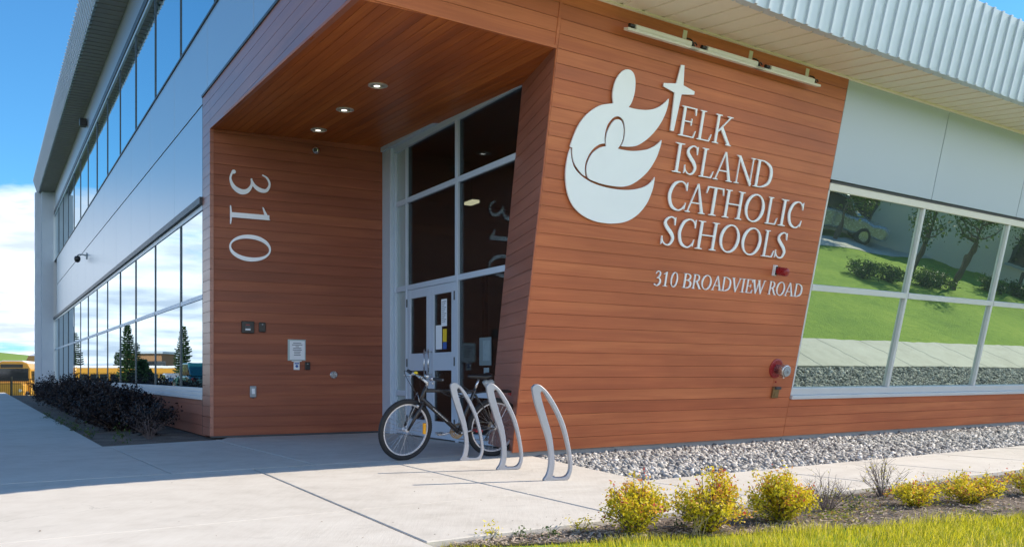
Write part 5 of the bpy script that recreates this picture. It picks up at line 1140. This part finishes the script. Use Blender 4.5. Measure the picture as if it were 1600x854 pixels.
# ------------------------------------------------------------------ buildings across the way
def box_building(name, P, rz, w, d, h, wall, label, doors=3):
    M_ = Matrix.Translation(Vector(P)) @ Matrix.Rotation(rz, 4, 'Z'); b_ = thing(name, None, label, 'building', M=M_)
    mesh('wall', MB().box(-w / 2, w / 2, -d / 2, d / 2, 0, h), wall, b_, M_); mesh('roof', MB().box(-w / 2 - .3, w / 2 + .3, -d / 2 - .3, d / 2 + .3, h + .002, h + .35), M_FASCL, b_, M_)
    for i in range(doors):
        x = -w / 2 + (i + .5) * w / doors; f_ = mesh('window', MB().box(x - 1.3, x + 1.3, -d / 2 - .05, -d / 2 + .02, h * .32, h * .8), M_ALUD, b_, M_); mesh('pane', MB().box(x - 1.2, x + 1.2, -d / 2 - .06, -d / 2 - .045, h * .35, h * .77), M_CARG, f_, M_)
        mesh('sill', MB().box(x - 1.4, x + 1.4, -d / 2 - .12, -d / 2 - .055, h * .28, h * .32), M_FASCL, f_, M_)
    return b_
P = refl(FS, -.035, 1350, 350, 27); box_building('garage_building', (P[0] + 4, P[1] + 3, -.1), R(-90), 16, 8, 2.6, M_STUCCO, 'low beige stucco building across the lawn, mirrored in the green windows', 2)
P = tz(refl(FL, -.04, 237, 570, 130)); box_building('brick_building', (P[0], P[1], -1.5), R(60), 5.5, 6, 5.6, M_BROWNB, 'brown brick building beyond the bus yard', 4)

# ------------------------------------------------------------------ school buses, cars, fence
def bus_proto():
    M_ = Matrix.Identity(4); b = thing('school_bus', None, '', 'school bus', 'yellow school buses parked in the yard', M=M_)
    sec = [(-1.2, .55), (1.2, .55), (1.22, 1.6), (1.2, 2.55), (1.0, 2.95), (.6, 3.1), (-.6, 3.1), (-1.0, 2.95), (-1.2, 2.55), (-1.22, 1.6)]
    fr = Frame([-5.2, 0, 0], [0, 1, 0], [0, 0, 1], [1, 0, 0])
    mesh('body', MB().prism(sec, 0, 8.6), M_BUSY, b, fr, bevel=.05, seg=2); mesh('roof', MB().prism([(-1.0, 2.96), (-.6, 3.11), (.6, 3.11), (1.0, 2.96), (1.0, 3.0), (.6, 3.16), (-.6, 3.16), (-1.0, 3.0)][:4] + [(1.0, 2.98), (.6, 3.17), (-.6, 3.17), (-1.0, 2.98)], .1, 8.5), M_BUSW, b, fr)
    mesh('hood', MB().prism([(-1.0, .6), (1.0, .6), (1.0, 1.45), (.85, 1.62), (-.85, 1.62), (-1.0, 1.45)], 8.6, 10.2), M_BUSY, b, fr, bevel=.08, seg=2); mesh('bumper', MB().box(-1.15, 1.15, .45, .72, 10.2, 10.35), M_BLACK, b, fr)
    mesh('windshield', MB().box(-1.05, 1.05, 1.7, 2.6, 8.6, 8.63), M_CARG, b, fr)
    for s in (-1, 1):
        for k in range(10): mesh('window', MB().box(min(s * 1.2, s * 1.235), max(s * 1.2, s * 1.235), 1.75, 2.42, .35 + k * .82, 1.02 + k * .82), M_CARG, b, fr)
        mesh('rub_rail', MB().box(min(s * 1.2, s * 1.24), max(s * 1.2, s * 1.24), 1.25, 1.33, .05, 8.55), M_BLACK, b, fr)
        for x in (1.9, 9.2): w_ = mesh('wheel', MB().lathe([(.48, -.14), (.5, -.1), (.5, .1), (.48, .14)], (s * 1.0, .5, x), (1, 0, 0), 20), M_RUB, b, fr); mesh('rim', MB().lathe([(.26, .12), (.24, .17)] if s > 0 else [(.26, -.12), (.24, -.17)], (s * 1.0, .5, x), (1, 0, 0), 16), M_BUSW, w_, fr)
        mesh('headlight', MB().lathe([(.11, 0), (.1, .04)], (s * .75, 1.05, 10.19), (0, 0, 1), 14), M_TAIL, b, fr)
    mesh('sign_panel', MB().box(-.7, .7, 2.66, 2.9, 8.6, 8.64), M_BLACK, b, fr)
    return b
BUS = bus_proto()
def facing(P, dirv): d = nz([dirv[0], dirv[1], 0]); return Frame(P, d, np.cross(UP, d), UP).M()
bus_at = []
for px, d, ang in ((172, 64, 25), (197, 66, 22), (219, 68, 20), (241, 73, 20)): P = tz(refl(FL, -.04, px, 575, d)); bus_at.append((P, A([math.cos(R(200 + ang)), math.sin(R(200 + ang))])))
bus_at += [(A([-36.7, 66.8, terrain(-36.7, 66.8)]), A([.35, -.94])), (A([-39.5, 79.0, terrain(-39.5, 79)]), A([-.9, .44])), (A([-41.8, 90.0, terrain(-41.8, 90)]), A([-.9, .44]))]
bl_ = ['yellow school bus mirrored leftmost in the long windows', 'yellow school bus mirrored second from the left behind the fence', 'yellow school bus mirrored behind the young spruce', 'yellow school bus mirrored just left of the parked cars', 'pale fronted school bus behind the fence at the left edge of the photo', 'yellow school bus side on next to the far corner of the building', 'yellow school bus farthest back in the yard behind another bus']
for i, (P, dv) in enumerate(bus_at):
    M_ = facing(P, dv)
    if i == 0: BUS.matrix_basis = M_; WM[BUS] = M_; BUS['label'] = bl_[0]
    else: copy_tree(BUS, M_, bl_[i])
def car(P, dv, paint, label, suv):
    M_ = facing(P, dv); c = thing('parked_car', None, label, 'car', None if 'beige' in label else 'cars parked along the facade walk', M=M_)
    H = 1.72 if suv else 1.45; L_ = 2.35
    side = [(-L_, .35), (L_, .35), (L_, .72), (L_ - .15, .86), (1.15, 1.0), (-1.9 if suv else -1.5, 1.02), (-L_, .95)]
    cab = [(1.15, .99), (.45, H - .04), (.1, H), (-1.5 if suv else -.9, H), (-2.15 if suv else -1.7, 1.0)]
    fr = Frame([0, .88, 0], [1, 0, 0], [0, 0, 1], [0, -1, 0]); fr_w = Frame((M_ @ Vector((0, .88, 0)))[:], (M_.to_3x3() @ Vector((1, 0, 0)))[:], (0, 0, 1), (M_.to_3x3() @ Vector((0, -1, 0)))[:])
    mesh('body', MB().prism(side, 0, 1.76), paint, c, fr_w, bevel=.10, seg=3); mesh('cabin', MB().prism(cab, .12, 1.64), paint, c, fr_w, bevel=.09, seg=3)
    gl = [(.95, 1.04), (.38, H - .12), (.05, H - .10), (-1.4 if suv else -.85, H - .10), (-1.9 if suv else -1.45, 1.05)]
    for z0, z1 in ((.10, .125), (1.635, 1.66)): mesh('window', MB().prism(gl, z0, z1), M_CARG, c, fr_w)
    mesh('windshield', MB().hexa([(1.10, 1.03, .25), (1.10, 1.03, 1.51), (.48, H - .08, 1.45), (.48, H - .08, .31)], [(1.13, 1.05, .25), (1.13, 1.05, 1.51), (.51, H - .06, 1.45), (.51, H - .06, .31)]), M_CARG, c, fr_w)
    for x in (-1.45, 1.42):
        for z in (.02, 1.74): w_ = mesh('wheel', MB().lathe([(.30, -.1), (.33, -.08), (.33, .08), (.30, .1)], (x, .33, z), (0, 0, 1), 22), M_RUB, c, fr_w); mesh('rim', MB().lathe([(.2, -.11), (.19, .11)], (x, .33, z), (0, 0, 1), 16), M_STEEL, w_, fr_w)
    for z in (.25, 1.5): mesh('headlight', MB().box(L_ - .12, L_ + .01, .68, .80, z - .15, z + .15), M_TAIL, c, fr_w, bevel=.02); mesh('tail_light', MB().box(-L_ - .01, -L_ + .1, .72, .9, z - .12, z + .12), M_RED, c, fr_w, bevel=.02)
cars = [(286, 37, M_CART, 1, 'teal van parked by the walk, largest car mirrored beside the portal'), (250, 41, M_CARS, 0, 'silver sedan parked just beyond the teal van'), (232, 47, M_CARB, 0, 'navy sedan parked farthest along the walk')]
for px, d, pt, sv_, lab in cars:
    P = refl(FL, -.04, px, 590, d); q = (P - K) @ nl; P = P + nl * max(0, 7.4 - q); car(tz(P, -.0), ul, pt, lab, sv_)
P = reflg(FS, -.035, 1284, 360); car(P, A([.25, .97]), M_CARS, 'silver van on the street in front of the beige building, mirrored in the green windows', 1)
def fence(P0, P1, label):
    P0, P1 = A(P0), A(P1); L_ = np.linalg.norm(P1 - P0); M_ = facing(P0, P1 - P0); f_ = thing('iron_fence', None, label, 'fence', M=M_); mb = MB()
    for z in (.18, 1.35, 1.62): mb.box(0, L_, -.02, .02, z, z + .05)
    x = .1
    while x < L_: mb.box(x, x + .022, -.011, .011, .1, 1.72); x += .13
    mesh('panel', mb, M_IRON, f_, M_); n = int(L_ / 2.6) + 1
    for k in range(n + 1): mesh('post', MB().box(k * L_ / n - .05, k * L_ / n + .05, -.05, .05, 0, 1.85), M_IRON, f_, M_)
fence((-40.5, 60, terrain(-40, 60)), (-31.5, 60.5, terrain(-31, 60)), 'black iron picket fence in front of the buses at the left edge of the photo')
a = tz(refl(FL, -.04, 120, 575, 42)); b = tz(refl(FL, -.04, 262, 575, 45)); fence(a, b, 'black iron picket fence in front of the mirrored school buses')
for o in COL.objects:
    if o.type == 'EMPTY': o.hide_render = False
